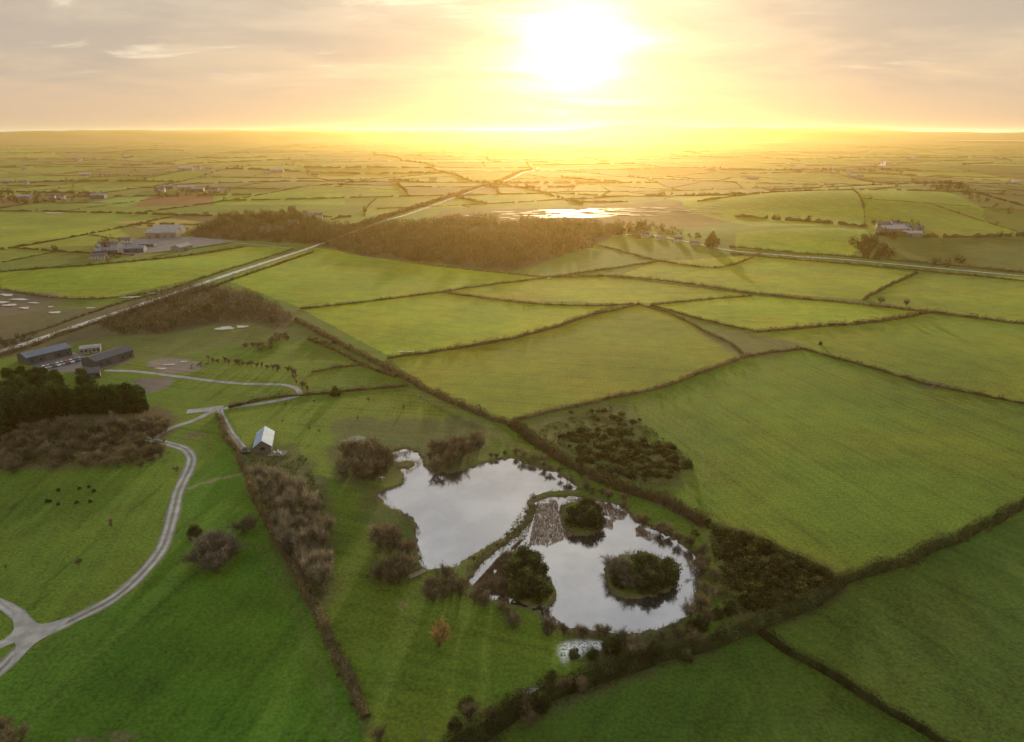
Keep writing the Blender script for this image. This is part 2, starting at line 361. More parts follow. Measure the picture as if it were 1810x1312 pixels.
paint([(985,1153),(1007,1136),(1045,1131),(1074,1139),(1062,1149),(1020,1154),(994,1172)],None,1.2,1,1.1)
paint([(923,1226),(950,1214),(974,1210),(960,1224),(934,1233)],None,1.0,1,1.0)
paint([(610,780),(636,770),(645,776),(614,788)],None,1.2,1,.3)
paint([(693,1068),(710,1060),(728,1068),(712,1077)],(.15,.16,.06),.6,0,.5,.7)
for cx,cy in ((150,1305),(215,1300),(345,770),(1650,682)):
    paint([(cx-25,cy),(cx,cy-7),(cx+25,cy),(cx,cy+7)],(.14,.12,.07),1,0,.6,.7)
TR=(.17,.19,.06)
paintline([(730,690),(790,720),(860,752),(905,785),(960,805)],4.5,TR,.6)
paintline([(1150,880),(1215,905),(1255,950),(1268,1010),(1300,1055),(1260,1090)],4,(.13,.19,.035),.7)
paintline([(860,780),(840,810),(900,800)],2.5,TR,.5)
paintline([(335,862),(375,850),(425,838)],1.6,(.19,.17,.1),.7)
paintline([(460,800),(445,850),(500,960),(560,1080),(620,1210),(650,1290)],2.5,(.07,.08,.025),.6)
paintline([(590,860),(600,960),(640,1100),(700,1240)],5,(.10,.18,.025),.22)
for o in (0,14,28): paintline([(1115+o,705),(1240+o,800),(1215+o,850)],2,(.15,.19,.035),.4)
paintline([(470,960),(540,1100),(590,1240),(620,1330)],1.5,(.10,.15,.03),.5)
paintline([(452,960),(522,1100),(572,1240),(600,1330)],1.5,(.10,.15,.03),.4)
paintline([(400,650),(520,640),(640,640)],3,(.14,.19,.035),.5)
# ponds carve the ground
for k,P in enumerate((pondA,pondB)):
    m=(gx>P[:,0].min()-8)&(gx<P[:,0].max()+8)&(gy>P[:,1].min()-8)&(gy<P[:,1].max()+8);i=np.nonzero(m)[0]
    x,y=gx[i],gy[i];ins=pip(x,y,P);d=pdist(x,y,P,True);d=np.where(ins,-d,d)
    for I in isl+[smallisl]:
        di=pdist(x,y,I,True);di=np.where(pip(x,y,I),-di,di);d=np.maximum(d,-di)
    d=d+(vn(x/1.7,y/1.7)-.5)*1.6
    w=1-sst(-1.6,.6,d);gz[i]=np.minimum(gz[i],0)*1-1.1*w
    b=1-sst(.3,2.2,np.abs(d));gcol[i]=gcol[i]*(1-b[:,None]*.7)+np.array([.13,.12,.06])*b[:,None]*.7
    gmask[i,0]=np.maximum(gmask[i,0],b*.8)
II=np.arange(nr*nt_).reshape(nr,nt_)
Q=np.stack([II[:-1,:-1],II[:-1,1:],II[1:,1:],II[1:,:-1]],-1).reshape(-1,4)[:,::-1]
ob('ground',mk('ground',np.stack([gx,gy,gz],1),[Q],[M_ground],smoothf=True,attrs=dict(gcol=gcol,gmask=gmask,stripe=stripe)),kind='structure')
# ------------------------------------------------------------ water
def ngon(name,P,z,mat,grow=0,**pr):
    e=np.roll(P,-1,0)-np.roll(P,1,0);nrm=np.stack([e[:,1],-e[:,0]],1);nrm/=np.linalg.norm(nrm,axis=1,keepdims=True)+1e-9
    x=P[:,0];y=P[:,1]
    if (np.dot(x,np.roll(y,-1))-np.dot(y,np.roll(x,-1)))<0: nrm=-nrm;P=P[::-1];nrm=nrm[::-1]
    P=P+nrm*grow
    me=bpy.data.meshes.new(name);me.from_pydata([(a,b,z) for a,b in P],[],[tuple(range(len(P)))]);me.materials.append(mat);me.update()
    return ob(name,me,kind='structure',**pr)
ngon('pond_water',pondA[::2],-.36,M_water,1.2);ngon('pond_water',pondB[::2],-.37,M_water,1.2)
def pools(name,items,mat):
    Vs=[];Fs=[];o=0
    for px,py,rx,ry in items:
        k=30;pts=[]
        ph=random.random()*6;tl=random.uniform(-.25,.25)
        for j in range(k):
            a=2*math.pi*j/k;q=1+.22*math.sin(2*a+ph)+.16*math.sin(3*a+2*ph)+.1*math.sin(7*a+3*ph)+random.uniform(-.1,.1)
            pts.append(G(px+rx*q*math.cos(a),py+ry*q*math.sin(a)+tl*ry*math.cos(a)))
        c=np.mean(pts,0);zz=float(hgt(*c))+.12+np.hypot(*c)*.0003+random.random()*.05
        Vs+= [(p[0],p[1],zz) for p in pts];Fs.append(tuple(range(o,o+k)));o+=k
    me=bpy.data.meshes.new(name);me.from_pydata(Vs,[],Fs);me.materials.append(mat);me.update();return ob(name,me,kind='structure')
it=[(1040,374,22,.9),(1110,370,20,.8),(1165,368,16,.9),(1030,384,24,.8),(900,379,18,.6),(1200,372,18,.5),(1230,378,14,.4),
 (12,522,14,1.8),(34,530,18,1.5),(18,540,12,1.8),(44,545,10,1.4),(-10,535,20,3),(98,553,9,2.0),(60,536,10,1.0),(90,543,6,.8),(230,526,18,1.3),(268,519,12,1.0),(160,545,7,.9),(95,377,14,1.0),(398,581,16,2.8),(428,578,12,1.8),(970,492,5,1.2),(300,645,10,1.0),(285,652,12,.9),(325,640,7,.6),(1560,293,8,1),(1790,322,10,1.2),(720,622,18,.7),(1655,683,6,.9)]
for k in range(120):
    u=random.uniform(830,1270) if k%2 else random.gauss(1080,85);it.append((u,378-(u-1000)*.03+random.uniform(-7,8),random.uniform(5,20),random.uniform(.25,.6)))
pools('pool_water',it,M_pool)
ngon('sea_water',GP([(1640,250),(1720,247),(1830,245),(2000,245),(2000,252),(1830,252),(1720,252)]),30,M_pool)
# ------------------------------------------------------------ roads & paths
def ribbon(name,pts,w,mat,lift=.02,step=2.5,wob=.0,edge=(.12,.15,.05),mid=(.17,.18,.13),wheel=(.34,.34,.34),w1=None):
    P=smooth(GP(pts),step);t=np.gradient(P,axis=0);t/=np.linalg.norm(t,axis=1,keepdims=True)+1e-9;nn=np.stack([-t[:,1],t[:,0]],1)
    d=np.hypot(P[:,0],P[:,1]);rows=[];cols=[]
    wv=np.linspace(w,w1 or w,len(P))
    S=[(-1,edge),(-.78,mid),(-.58,wheel),(-.30,wheel),(-.12,mid),(.12,mid),(.30,wheel),(.58,wheel),(.78,mid),(1,edge)]
    for s,c in S:
        ww=wv/2*(1+wob*(vn(P[:,0]/3+s*9,P[:,1]/3)-.5)) if abs(s)==1 else wv/2
        q=P+nn*(ww*s)[:,None];rows.append(np.stack([q[:,0],q[:,1],hgt(q[:,0],q[:,1])+lift+np.maximum(0,d-350)*.0006],1))
        cols.append(np.tile(np.array(c),(len(P),1))*(.75+.5*vn(P[:,0]/5+s*3,P[:,1]/5))[:,None])
    V=np.stack(rows,1).reshape(-1,3);T=np.stack(cols,1).reshape(-1,3);n=len(P);m=len(S);I=np.arange(n*m).reshape(n,m)
    Fq=np.stack([I[:-1,:-1],I[:-1,1:],I[1:,1:],I[1:,:-1]],-1).reshape(-1,4)[:,::-1]
    return ob(name,mk(name,V,[Fq],[mat],T),kind='structure')
ribbon('gravel_path',[(-140,1300),(-60,1235),(0,1185),(60,1128),(130,1095),(200,1058),(250,1015),(285,970),(303,920),(315,870),(335,828),(338,808),(325,793),(300,785),(270,778),(235,772)],4.2,M_gravel,.02,1.5,.5)
ribbon('gravel_path',[(-80,1040),(-20,1058),(20,1078),(45,1100),(50,1128),(35,1150)],3.4,M_gravel,.028,1.5,.5,mid=(.28,.28,.27))
ribbon('gravel_path',[(-60,1150),(0,1140),(35,1125),(75,1112)],3.2,M_gravel,.036,1.5,.5,mid=(.28,.28,.27))
ngon('gravel_path',smooth(GP([(22,1078),(45,1090),(75,1103),(125,1092),(95,1118),(62,1138),(30,1170),(14,1180),(26,1152),(26,1136),(8,1130),(24,1114)]),1,True),.048,M_gravel2)
ribbon('gravel_path',[(270,775),(300,758),(345,742),(375,728),(400,722),(470,712),(515,703),(530,697),(522,686),(495,680),(440,679),(380,674),(300,664),(240,657),(185,655)],3.0,M_gravel,.044,1.5,.4,mid=(.26,.25,.23))
ribbon('gravel_path',[(330,728),(365,724),(395,720)],5,M_gravel,.052,2,.4,mid=(.28,.27,.25))
ribbon('gravel_path',[(388,725),(395,742),(408,765),(424,785),(436,800)],3.2,M_gravel,.06,1.5,.4)
RC=dict(edge=(.12,.12,.07),mid=(.42,.39,.36),wheel=(.52,.49,.45))
ribbon('road',[(-300,710),(-60,640),(50,606),(150,572),(280,528),(400,487),(480,461),(555,436),(620,412),(680,391),(725,378),(800,351),(870,327),(915,311),(952,297)],5.6,M_tarmac,.05,6,.3,w1=5,**RC)
ribbon('road',[(1080,418),(1140,415),(1210,427),(1290,443),(1400,453),(1500,460),(1650,474),(1810,489),(2100,520)],3.8,M_tarmac,.05,6,.3,edge=(.12,.12,.06),mid=(.26,.25,.23),wheel=(.34,.32,.30))
ribbon('gravel_path',[(350,425),(400,428),(440,432),(520,440)],3.0,M_gravel,.06,5)
ngon('yard',GP([(60,655),(48,640),(130,622),(160,632),(235,640),(180,652),(160,660)]),.012,M_yard)
ngon('yard',GP([(165,440),(230,425),(340,420),(420,428),(340,440),(250,450),(180,462)]),float(hgt(*G(280,438)))+.9,M_yard)
# ------------------------------------------------------------ hedges
BR=[(.17,.135,.07),(.14,.11,.058),(.19,.155,.085),(.12,.10,.05)]
DG=[(.05,.07,.024),(.07,.08,.03),(.09,.08,.04),(.045,.06,.022)]
GO=[(.07,.085,.025),(.11,.10,.04),(.13,.10,.05),(.055,.075,.022),(.18,.16,.04)]
def hedge(pts,w,h,pal=BR,dens=1.0,label=None,twig=.45):
    P=smooth(GP(pts),1.0)
    P=P+np.stack([vn(P[:,0]/9,P[:,1]/9)-.5,vn(P[:,0]/9+30,P[:,1]/9)-.5],1)*1.6
    d=np.hypot(*P.T).mean();ls=max(.24,.0011*d)
    seg=np.linalg.norm(np.diff(P,axis=0),axis=1);L=seg.sum();n=int(L*w*h*dens*3.2/(ls*ls*8)+L*4);n=min(n,70000)
    cum=np.concatenate([[0],np.cumsum(seg)]);s=rng.random(n)*L
    cx=np.interp(s,cum,P[:,0]);cy=np.interp(s,cum,P[:,1])
    t=np.gradient(P,axis=0);tx=np.interp(s,cum,t[:,0]);ty=np.interp(s,cum,t[:,1]);q=np.hypot(tx,ty)+1e-9;nx,ny=-ty/q,tx/q
    hv=h*(.35+1.3*vn(s/3.3+P[0,0],s/9+P[0,1])) ;wv=w*(.5+1.0*vn(s/4+31,s/7))
    a=rng.random(n)*math.pi;rad=np.sqrt(rng.random(n)*.7+.4)
    off=np.cos(a)*rad*wv/2;zz=np.sin(a)*rad*hv
    C=np.stack([cx+nx*off,cy+ny*off,hgt(cx,cy)+zz*.95+.1],1)
    k=int(n*(1-twig));sh=(.5+1.0*vn(C[:,0]/2.0,C[:,1]/2.0))[:,None]
    V1,F1=leaves(C[:k],ls*rng.uniform(.6,1.3,k));T1=tcol(k,pal)*np.repeat(sh[:k],3,0)
    A=rng.normal(size=(n-k,3))*.5+np.array([0,0,1.]);V2,F2=twigs(C[k:]+np.array([0,0,.2]),A,rng.uniform(.8,2.2,n-k)*(.6+ls),ls*.35);T2=tcol(n-k,pal)*1.2
    m=len(P);tt=t/(np.linalg.norm(t,axis=1,keepdims=True)+1e-9);nn=np.stack([-tt[:,1],tt[:,0]],1)
    hh=h*(.2+.8*vn(cum/3.3+P[0,0],cum/9+P[0,1]));ww=w*.3;z0=hgt(P[:,0],P[:,1])
    rows=[np.stack([P[:,0]+nn[:,0]*o*ww,P[:,1]+nn[:,1]*o*ww,z0+hh*u-.1],1) for o,u in((-1.2,0),(-.7,.8),(.7,.8),(1.2,0))]
    V3=np.stack(rows,1).reshape(-1,3);I=np.arange(m*4).reshape(m,4);F3=np.stack([I[:-1,:-1],I[:-1,1:],I[1:,1:],I[1:,:-1]],-1).reshape(-1,4)
    T3=np.repeat(np.array([pal[0]])*.6,len(V3),0)
    V,Fs,T=cat([(V1,F1,T1),(V2,F2,T2),(V3,F3,T3)])
    return ob('hedge',mk('hedge',V,Fs,[M_hedge],T),label=label or 'bare brown winter hedge between green fields',category='hedge',group='field hedges')
HD=[
 ([(522,566),(600,608),(660,638),(740,683),(810,715),(870,740),(905,752)],4,2.6,BR,'long bare brown hedge beside a grass track'),
 ([(905,752),(960,790),(1030,832),(1110,866),(1180,893),(1250,930)],6,3,[BR[0],BR[1],DG[0],BR[3]],'thick tangled hedge along the pond track'),
 ([(1250,930),(1330,952),(1400,985),(1490,1028)],3.4,1.8,GO,'dark gorse hedge edging a large field'),
 ([(1490,1030),(1560,1005),(1680,955),(1810,895),(1980,815)],4.4,2.7,DG,'thick dark green hedge between two fields'),
 ([(1490,1032),(1420,1075),(1335,1108),(1260,1135),(1150,1165)],5,2.7,DG,'thick dark hedge with brambles at field corner'),
 ([(1150,1165),(1060,1195),(980,1225),(880,1280),(790,1335)],6,3.0,DG,'thick dark overgrown hedge beside mown lawn'),
 ([(1333,1112),(1420,1165),(1540,1235),(1650,1300),(1760,1370)],3.0,1.9,DG,'narrow dark hedge dividing two dark green fields'),
 ([(385,735),(405,775),(430,830),(470,915),(520,1005),(570,1105),(615,1195),(650,1270)],2.9,2.0,[BR[0],DG[2],BR[3],(.20,.18,.11)],'trimmed pale twiggy hedge along a lawn'),
 ([(905,745),(1000,722),(1100,700),(1170,685),(1250,655),(1322,630)],3,2,BR,None),
 ([(1322,630),(1285,605),(1240,583),(1190,556),(1130,539)],2,1.2,BR,None),
 ([(688,634),(780,620),(870,606),(960,585),(1050,556),(1130,539)],3,2.2,BR,None),
 ([(780,517),(860,528),(940,537),(1040,541),(1120,538)],2.5,1.6,BR,None),
 ([(532,546),(620,537),(700,527),(780,517),(850,506),(970,491)],2.4,1.5,BR,None),
 ([(970,491),(1080,489),(1200,500),(1330,519),(1470,533),(1560,543),(1640,552)],2.8,1.9,BR,None),
 ([(1640,552),(1730,563),(1810,573),(1990,595)],3,2.2,BR,None),
 ([(1640,553),(1560,568),(1430,580),(1335,587)],3.4,2.6,BR,'dense brown hedge curving round a bright field'),
 ([(1335,587),(1240,565),(1150,540)],2.4,1.5,BR,None),
 ([(1150,540),(1240,530),(1330,523)],2.2,1.3,BR,None),
 ([(1322,630),(1420,617)],3,1.6,BR,None),
 ([(1420,617),(1530,648),(1650,682),(1810,714),(1990,755)],2.4,1.6,BR,None),
 ([(1525,531),(1560,511),(1620,483)],2.5,1.8,BR,None),
 ([(740,466),(840,478),(970,491)],2.4,1.4,BR,None),
 ([(970,491),(1060,478),(1165,462)],2.4,1.4,BR,None),
 ([(1165,462),(1270,473),(1345,448)],2.5,1.6,BR,None),
 ([(1020,425),(1080,440),(1165,462)],2.4,1.4,BR,None),
 ([(1290,449),(1400,459),(1500,467),(1650,481),(1810,497),(1990,515)],2.6,1.6,BR,None),
 ([(1290,437),(1400,447),(1500,454),(1650,467),(1810,482)],3,2,BR,None),
 ([(405,722),(470,706),(560,697),(640,690),(722,683)],2.2,1.8,BR,'neat clipped brown hedge beside gravel path'),
 ([(553,658),(600,650),(642,645)],2,1.4,BR,None),
 ([(545,600),(600,622),(640,645),(700,668)],2.5,1.8,BR,None),
 ([(-100,652),(20,624),(120,588),(200,562),(300,531),(380,506)],4,2.6,BR,'brown roadside hedge with young trees'),
 ([(380,506),(420,492),(480,471),(553,446)],3,1.5,BR,None),
 ([(-100,628),(0,606),(100,575),(200,540),(290,515),(400,478),(520,440)],2.4,1.2,BR,None),
 ([(0,481),(160,469),(300,456),(430,437)],3,1.8,BR,None),
 ([(560,430),(640,398),(720,373),(800,347),(900,313),(940,300)],6,4.5,BR,None),
 ([(0,512),(100,527),(200,527),(280,515)],2.4,1.5,BR,None),
]
for p,w,h,pal,lb in HD: hedge(p,w,h,pal,1.0,lb)
# far hedgerows: one mass
parts=[]
def infar(x,y):
    return (~pip(x,y,HANDREG))&(np.abs(np.arctan2(x,y))<.86)&(np.hypot(x,y)>430)
tufts=[]
for a,b in cuts:
    L=np.linalg.norm(b-a);d=np.hypot(*((a+b)/2))
    if d>8000 or abs(math.atan2(*((a+b)/2)))>.95: continue
    st=min(max(d*.006,5),60);n=max(2,int(L/st));t=np.linspace(0,1,n+1)
    U=a+(b-a)*t[:,None];q=U.copy()
    for _ in range(4):
        w=warp(q[:,0],q[:,1]);q=U+np.stack(w,1)
    ok=infar(q[:,0],q[:,1])
    if ok.sum()<2: continue
    tg=np.gradient(q,axis=0);tg/=np.linalg.norm(tg,axis=1,keepdims=True)+1e-9;nn=np.stack([-tg[:,1],tg[:,0]],1)
    big_=random.random()<.2;thin=random.random()<.45
    hh=(random.uniform(1.2,2.2)+(2.0 if big_ else 0))*(.35+1.3*rng.random(n+1))*(.45 if thin else 1);ww=random.uniform(.6,1.1)
    z0=hgt(q[:,0],q[:,1])
    rows=[np.stack([q[:,0]+nn[:,0]*o*ww,q[:,1]+nn[:,1]*o*ww,z0+hh*u-.3*(u==0)],1) for o,u in((-1.2,0),(-.6,1),(.6,1),(1.2,0))]
    V=np.stack(rows,1).reshape(-1,3);I=np.arange((n+1)*4).reshape(n+1,4);Fq=np.stack([I[:-1,:-1],I[:-1,1:],I[1:,1:],I[1:,:-1]],-1)
    good=ok[:-1]&ok[1:]&(rng.random(n)>.12)
    if not good.any(): continue
    parts.append((V,Fq[good].reshape(-1,4),np.tile(np.array([.13,.11,.045])*random.uniform(.7,1.15),(len(V),1))))
    if d<6000:
        m=rng.random(n+1)<(.25 if big_ else .025);m&=ok
        for p in q[m]: tufts.append(p)
V,Fs,T=cat(parts);Fs=[np.concatenate(Fs)]
ob('hedgerow',mk('hedgerow',V,Fs,[M_hedge],T),kind='stuff',label='mass of thin brown hedgerows dividing distant farm fields',category='hedge')
# ------------------------------------------------------------ tree masses
def treecloud(n,h,r,dens,pal,leaf=.35):
    a=rng.random(n)*2*math.pi;u=rng.random(n)**.5*r;zc=h*(.1+.9*rng.random(n))*(1-.35*(u/r)**2)
    C=np.stack([u*np.cos(a),u*np.sin(a),zc],1);k=int(n*leaf)
    V1,F1=leaves(C[:k],dens*rng.uniform(.5,1.1,k));A=C[k:]-np.array([0,0,h*.05]);A=A/ (np.linalg.norm(A,axis=1,keepdims=True)+1e-9)+np.array([0,0,.7])+rng.normal(size=(n-k,3))*.35
    V2,F2=twigs(C[k:],A,rng.uniform(.8,1.6,n-k)*dens*2.4,dens*.28)
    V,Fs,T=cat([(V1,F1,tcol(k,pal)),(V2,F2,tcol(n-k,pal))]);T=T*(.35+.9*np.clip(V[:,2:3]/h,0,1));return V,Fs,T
def mass(name,P,pal,label,h=(4,8),n=80,dens=.5,cat_='wood',green=0,mat=None,olive=0):
    var=[treecloud(n,1,.42,dens/h[1]*1.4,pal) for _ in range(6)]
    vo=[treecloud(n,1,.42,dens/h[1]*1.4,[(.08,.08,.035),(.065,.068,.03),(.11,.10,.045)]) for _ in range(3)]
    vg=[treecloud(n,1,.35,dens/h[1]*1.4,DG,.9) for _ in range(3)]
    Vs=[];Ts=[];Fs=[];o=0
    for p in P:
        pat=float(vn(p[0]/60,p[1]/60))
        v,f,t=random.choice(vg if random.random()<green*(2 if pat>.6 else .5) else (vo if random.random()<olive*(1.6 if pat>.5 else .5) else var));s=random.uniform(*h)*(.7+.5*float(vn(p[0]/35+8,p[1]/35)));a=random.random()*6.28
        c,sn=math.cos(a),math.sin(a);x=v[:,0]*c-v[:,1]*sn;y=v[:,0]*sn+v[:,1]*c
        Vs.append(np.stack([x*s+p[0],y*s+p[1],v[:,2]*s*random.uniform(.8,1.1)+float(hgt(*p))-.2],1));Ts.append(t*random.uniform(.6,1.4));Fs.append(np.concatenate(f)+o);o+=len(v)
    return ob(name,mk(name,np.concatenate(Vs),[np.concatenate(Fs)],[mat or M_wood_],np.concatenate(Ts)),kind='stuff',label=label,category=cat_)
def scat(poly,n,mind=0,world=None):
    P=GP(poly) if world is None else world;lo=P.min(0);hi=P.max(0);out=[];tries=0
    while len(out)<n and tries<n*60:
        tries+=1;q=lo+(hi-lo)*rng.random(2)
        if not pip(np.array([q[0]]),np.array([q[1]]),P)[0]: continue
        if mind and out and np.min(np.sum((np.array(out)-q)**2,1))<mind*mind: continue
        out.append(q)
    return np.array(out)
WP=[(.11,.078,.042),(.088,.062,.034),(.135,.098,.055)]
wp=scat([(330,420),(395,390),(520,387),(620,402),(700,400),(800,388),(960,391),(1100,402),(1075,428),(1015,448),(900,480),(760,466),(640,453),(560,434),(420,426)],1900,3.3)
wp=wp[vn(wp[:,0]/38,wp[:,1]/38)+.15*vn(wp[:,0]/9,wp[:,1]/9)>.27]
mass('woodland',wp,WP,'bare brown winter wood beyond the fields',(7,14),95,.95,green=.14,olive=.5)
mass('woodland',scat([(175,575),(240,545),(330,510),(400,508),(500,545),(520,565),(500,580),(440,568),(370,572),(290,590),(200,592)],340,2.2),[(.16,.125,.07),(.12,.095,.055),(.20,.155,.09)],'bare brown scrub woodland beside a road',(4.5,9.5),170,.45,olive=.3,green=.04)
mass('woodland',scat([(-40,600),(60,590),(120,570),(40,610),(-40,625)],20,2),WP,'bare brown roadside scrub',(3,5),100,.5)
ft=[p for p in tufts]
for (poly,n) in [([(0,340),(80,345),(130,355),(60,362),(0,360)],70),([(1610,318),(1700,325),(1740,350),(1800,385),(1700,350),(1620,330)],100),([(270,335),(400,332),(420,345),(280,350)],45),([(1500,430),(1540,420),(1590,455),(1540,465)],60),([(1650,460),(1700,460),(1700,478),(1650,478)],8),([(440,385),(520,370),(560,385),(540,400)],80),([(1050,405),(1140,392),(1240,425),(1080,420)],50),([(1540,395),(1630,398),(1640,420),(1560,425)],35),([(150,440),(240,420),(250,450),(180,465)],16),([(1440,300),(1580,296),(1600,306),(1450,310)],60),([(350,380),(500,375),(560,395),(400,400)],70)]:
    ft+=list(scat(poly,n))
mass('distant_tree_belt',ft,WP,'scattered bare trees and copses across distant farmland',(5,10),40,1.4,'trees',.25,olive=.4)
# ------------------------------------------------------------ individual trees
def tube(p,q,r0,r1,k=5):
    p=np.array(p,float);q=np.array(q,float);a=q-p;L=np.linalg.norm(a);a/=L;s=np.cross(a,[.3,.9,.2]);s/=np.linalg.norm(s);t=np.cross(a,s)
    an=np.arange(k)*2*math.pi/k;ring=np.cos(an)[:,None]*s+np.sin(an)[:,None]*t
    V=np.concatenate([p+ring*r0,q+ring*r1]);i=np.arange(k);j=(i+1)%k
    return V,np.stack([i,j,j+k,i+k],1)
def bare_tree(h,spread,pal,ntw=420,up=.6,multi=1,tw=.05):
    limbs=[];tips=[]
    def grow(p,d,L,r,lev):
        q=p+d*L;limbs.append(tube(p,q,r,r*.62));
        if lev==0: tips.append((p,q,d));return
        for _ in range(random.randint(3,4) if lev>1 else 4):
            nd=d+np.array([random.gauss(0,1),random.gauss(0,1),random.gauss(0,.5)])*spread+np.array([0,0,up*.25]);nd/=np.linalg.norm(nd)
            f=random.uniform(.55,1);grow(p+d*L*f,nd,L*random.uniform(.55,.8),r*.55,lev-1)
        tips.append((p,q,d))
    for m in range(multi):
        d=np.array([random.gauss(0,.35 if multi>1 else .05),random.gauss(0,.35 if multi>1 else .05),1.]);d/=np.linalg.norm(d)
        grow(np.array([random.gauss(0,.25)*(multi>1),random.gauss(0,.25)*(multi>1),-.1]),d,h*random.uniform(.28,.4),h*.018/(multi**.4),2)
    o=0;Vs=[];Fs=[]
    for v,f in limbs: Vs.append(v);Fs.append(f+o);o+=len(v)
    tr=mk('trunk',np.concatenate(Vs),[np.concatenate(Fs)],[M_bark])
    C=[];A=[]
    for _ in range(ntw):
        p,q,d=random.choice(tips);f=random.uniform(.1,1.1);c=p+(q-p)*f;nd=d+np.array([random.gauss(0,.6),random.gauss(0,.6),random.gauss(.3,.45)]);nd/=np.linalg.norm(nd)
        C.append(c+nd*h*.07+np.random.normal(size=3)*h*.03);A.append(nd)
    V,Ff=twigs(np.array(C),np.array(A),rng.uniform(.10,.26,ntw)*h,tw*rng.uniform(.6,1.5,ntw))
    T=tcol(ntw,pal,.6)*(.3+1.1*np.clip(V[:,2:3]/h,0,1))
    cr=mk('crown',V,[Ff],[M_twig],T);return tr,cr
def leafy(h,r,pal,nl=45,per=60,ls=.35,shape='round',trunk=.15):
    C=[]
    for _ in range(nl):
        if shape=='cone':
            z=random.uniform(.1,1)**.9;rr_=r*(1-z)**.8+.15*r;a=random.random()*6.28;c=np.array([rr_*.75*math.cos(a),rr_*.75*math.sin(a),h*z]);lr=r*.32*(1.2-z*.7)
        elif shape=='column':
            z=random.uniform(.03,.97);a=random.random()*6.28;rr_=r*(1-.45*z**3);c=np.array([rr_*.7*math.cos(a),rr_*.7*math.sin(a),h*z]);lr=r*.42
        else:
            z=random.random();a=random.random()*6.28;rr_=r*math.sqrt(max(0,1-(z*.95)**2));u=random.random()**.4;c=np.array([rr_*u*math.cos(a)*.85,rr_*u*math.sin(a)*.85,h*(.12+.78*z*random.uniform(.7,1.1))]);lr=r*random.uniform(.18,.34)
        k=per;o=rng.normal(size=(k,3));o/=np.linalg.norm(o,axis=1,keepdims=True);C.append((c+o*lr*(.5+.7*rng.random((k,1)))*np.array([1,1,.8]),random.uniform(.5,1.4)))
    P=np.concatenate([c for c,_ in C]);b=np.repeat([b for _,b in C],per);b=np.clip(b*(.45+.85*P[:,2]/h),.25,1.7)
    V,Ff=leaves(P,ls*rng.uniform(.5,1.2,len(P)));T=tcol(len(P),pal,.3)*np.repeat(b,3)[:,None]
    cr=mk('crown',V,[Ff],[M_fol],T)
    L=[tube((0,0,-.2),(0,0,h*.8),h*.025,h*.01,6)]
    for _ in range(5):
        z=random.uniform(.1,.6)*h;a=random.random()*6.28;L.append(tube((0,0,z),(r*.5*math.cos(a),r*.5*math.sin(a),z+h*.15),h*.01,h*.004,4))
    o=0;Vs=[];Fs=[]
    for v,f in L: Vs.append(v);Fs.append(f+o);o+=len(v)
    return mk('trunk',np.concatenate(Vs),[np.concatenate(Fs)],[M_bark]),cr
RU=[(.235,.19,.115),(.18,.15,.09),(.28,.225,.135),(.16,.14,.085)]
TP=dict(
 bare=[bare_tree(6,.62,RU,620,tw=.055) for _ in range(5)],
 bush=[bare_tree(6.0,.62,RU,1300,up=1.0,multi=7,tw=.05) for _ in range(7)],
 birch=[bare_tree(12,.32,[(.26,.225,.16),(.20,.17,.12),(.31,.265,.185)],1300,up=1.3,tw=.055) for _ in range(6)],
 grey=[bare_tree(6.5,.72,[(.23,.20,.155),(.17,.15,.12)],1700,multi=9,tw=.06) for _ in range(3)],
 orange=[bare_tree(8.5,.42,[(.38,.24,.09),(.32,.20,.08),(.27,.19,.09)],1500,up=1.4,multi=4,tw=.065)],
 conifer=[leafy(13,3.6,[(.035,.07,.024),(.026,.055,.02),(.05,.078,.028)],66,60,.5,'column') for _ in range(3)],
 cypress=[leafy(11,2.4,[(.04,.085,.024),(.032,.07,.022)],66,60,.42,'column') for _ in range(2)],
 evergreen=[leafy(5.4,3.0,[(.065,.09,.03),(.045,.07,.024),(.10,.10,.04)],60,64,.27) for _ in range(4)],
 gorse=[leafy(1.8,1.7,[(.09,.10,.035),(.13,.11,.05),(.07,.085,.03)],30,44,.2) for _ in range(3)],
 gorsedark=[leafy(2.2,1.8,[(.055,.065,.022),(.09,.08,.035),(.045,.06,.02),(.16,.14,.04)],30,44,.22) for _ in range(3)],
 sapling=[leafy(1.6,.9,[(.025,.04,.015),(.035,.05,.02)],16,30,.2)],
 young=[bare_tree(3.2,.5,BR,200,tw=.045) for _ in range(2)],
)
NM=dict(bare='bare_tree',bush='bare_shrub',birch='birch_tree',grey='bare_shrub',orange='willow_shrub',conifer='conifer_tree',cypress='cypress_tree',evergreen='evergreen_shrub',gorse='gorse_bush',gorsedark='gorse_bush',sapling='small_shrub',young='young_tree')
CT=dict(bare='tree',bush='shrub',birch='tree',grey='shrub',orange='shrub',conifer='tree',cypress='tree',evergreen='shrub',gorse='bush',gorsedark='bush',sapling='shrub',young='tree')
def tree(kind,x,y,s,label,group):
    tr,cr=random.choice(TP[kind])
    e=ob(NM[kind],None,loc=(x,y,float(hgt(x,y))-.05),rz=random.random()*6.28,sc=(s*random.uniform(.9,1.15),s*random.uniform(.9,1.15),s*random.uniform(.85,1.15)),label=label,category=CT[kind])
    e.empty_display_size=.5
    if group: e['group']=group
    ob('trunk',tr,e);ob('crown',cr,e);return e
def trees(kind,poly,n,s,label,group,mind=1.5):
    for p in scat(poly,n,mind): tree(kind,p[0],p[1],random.uniform(*s),label,group)
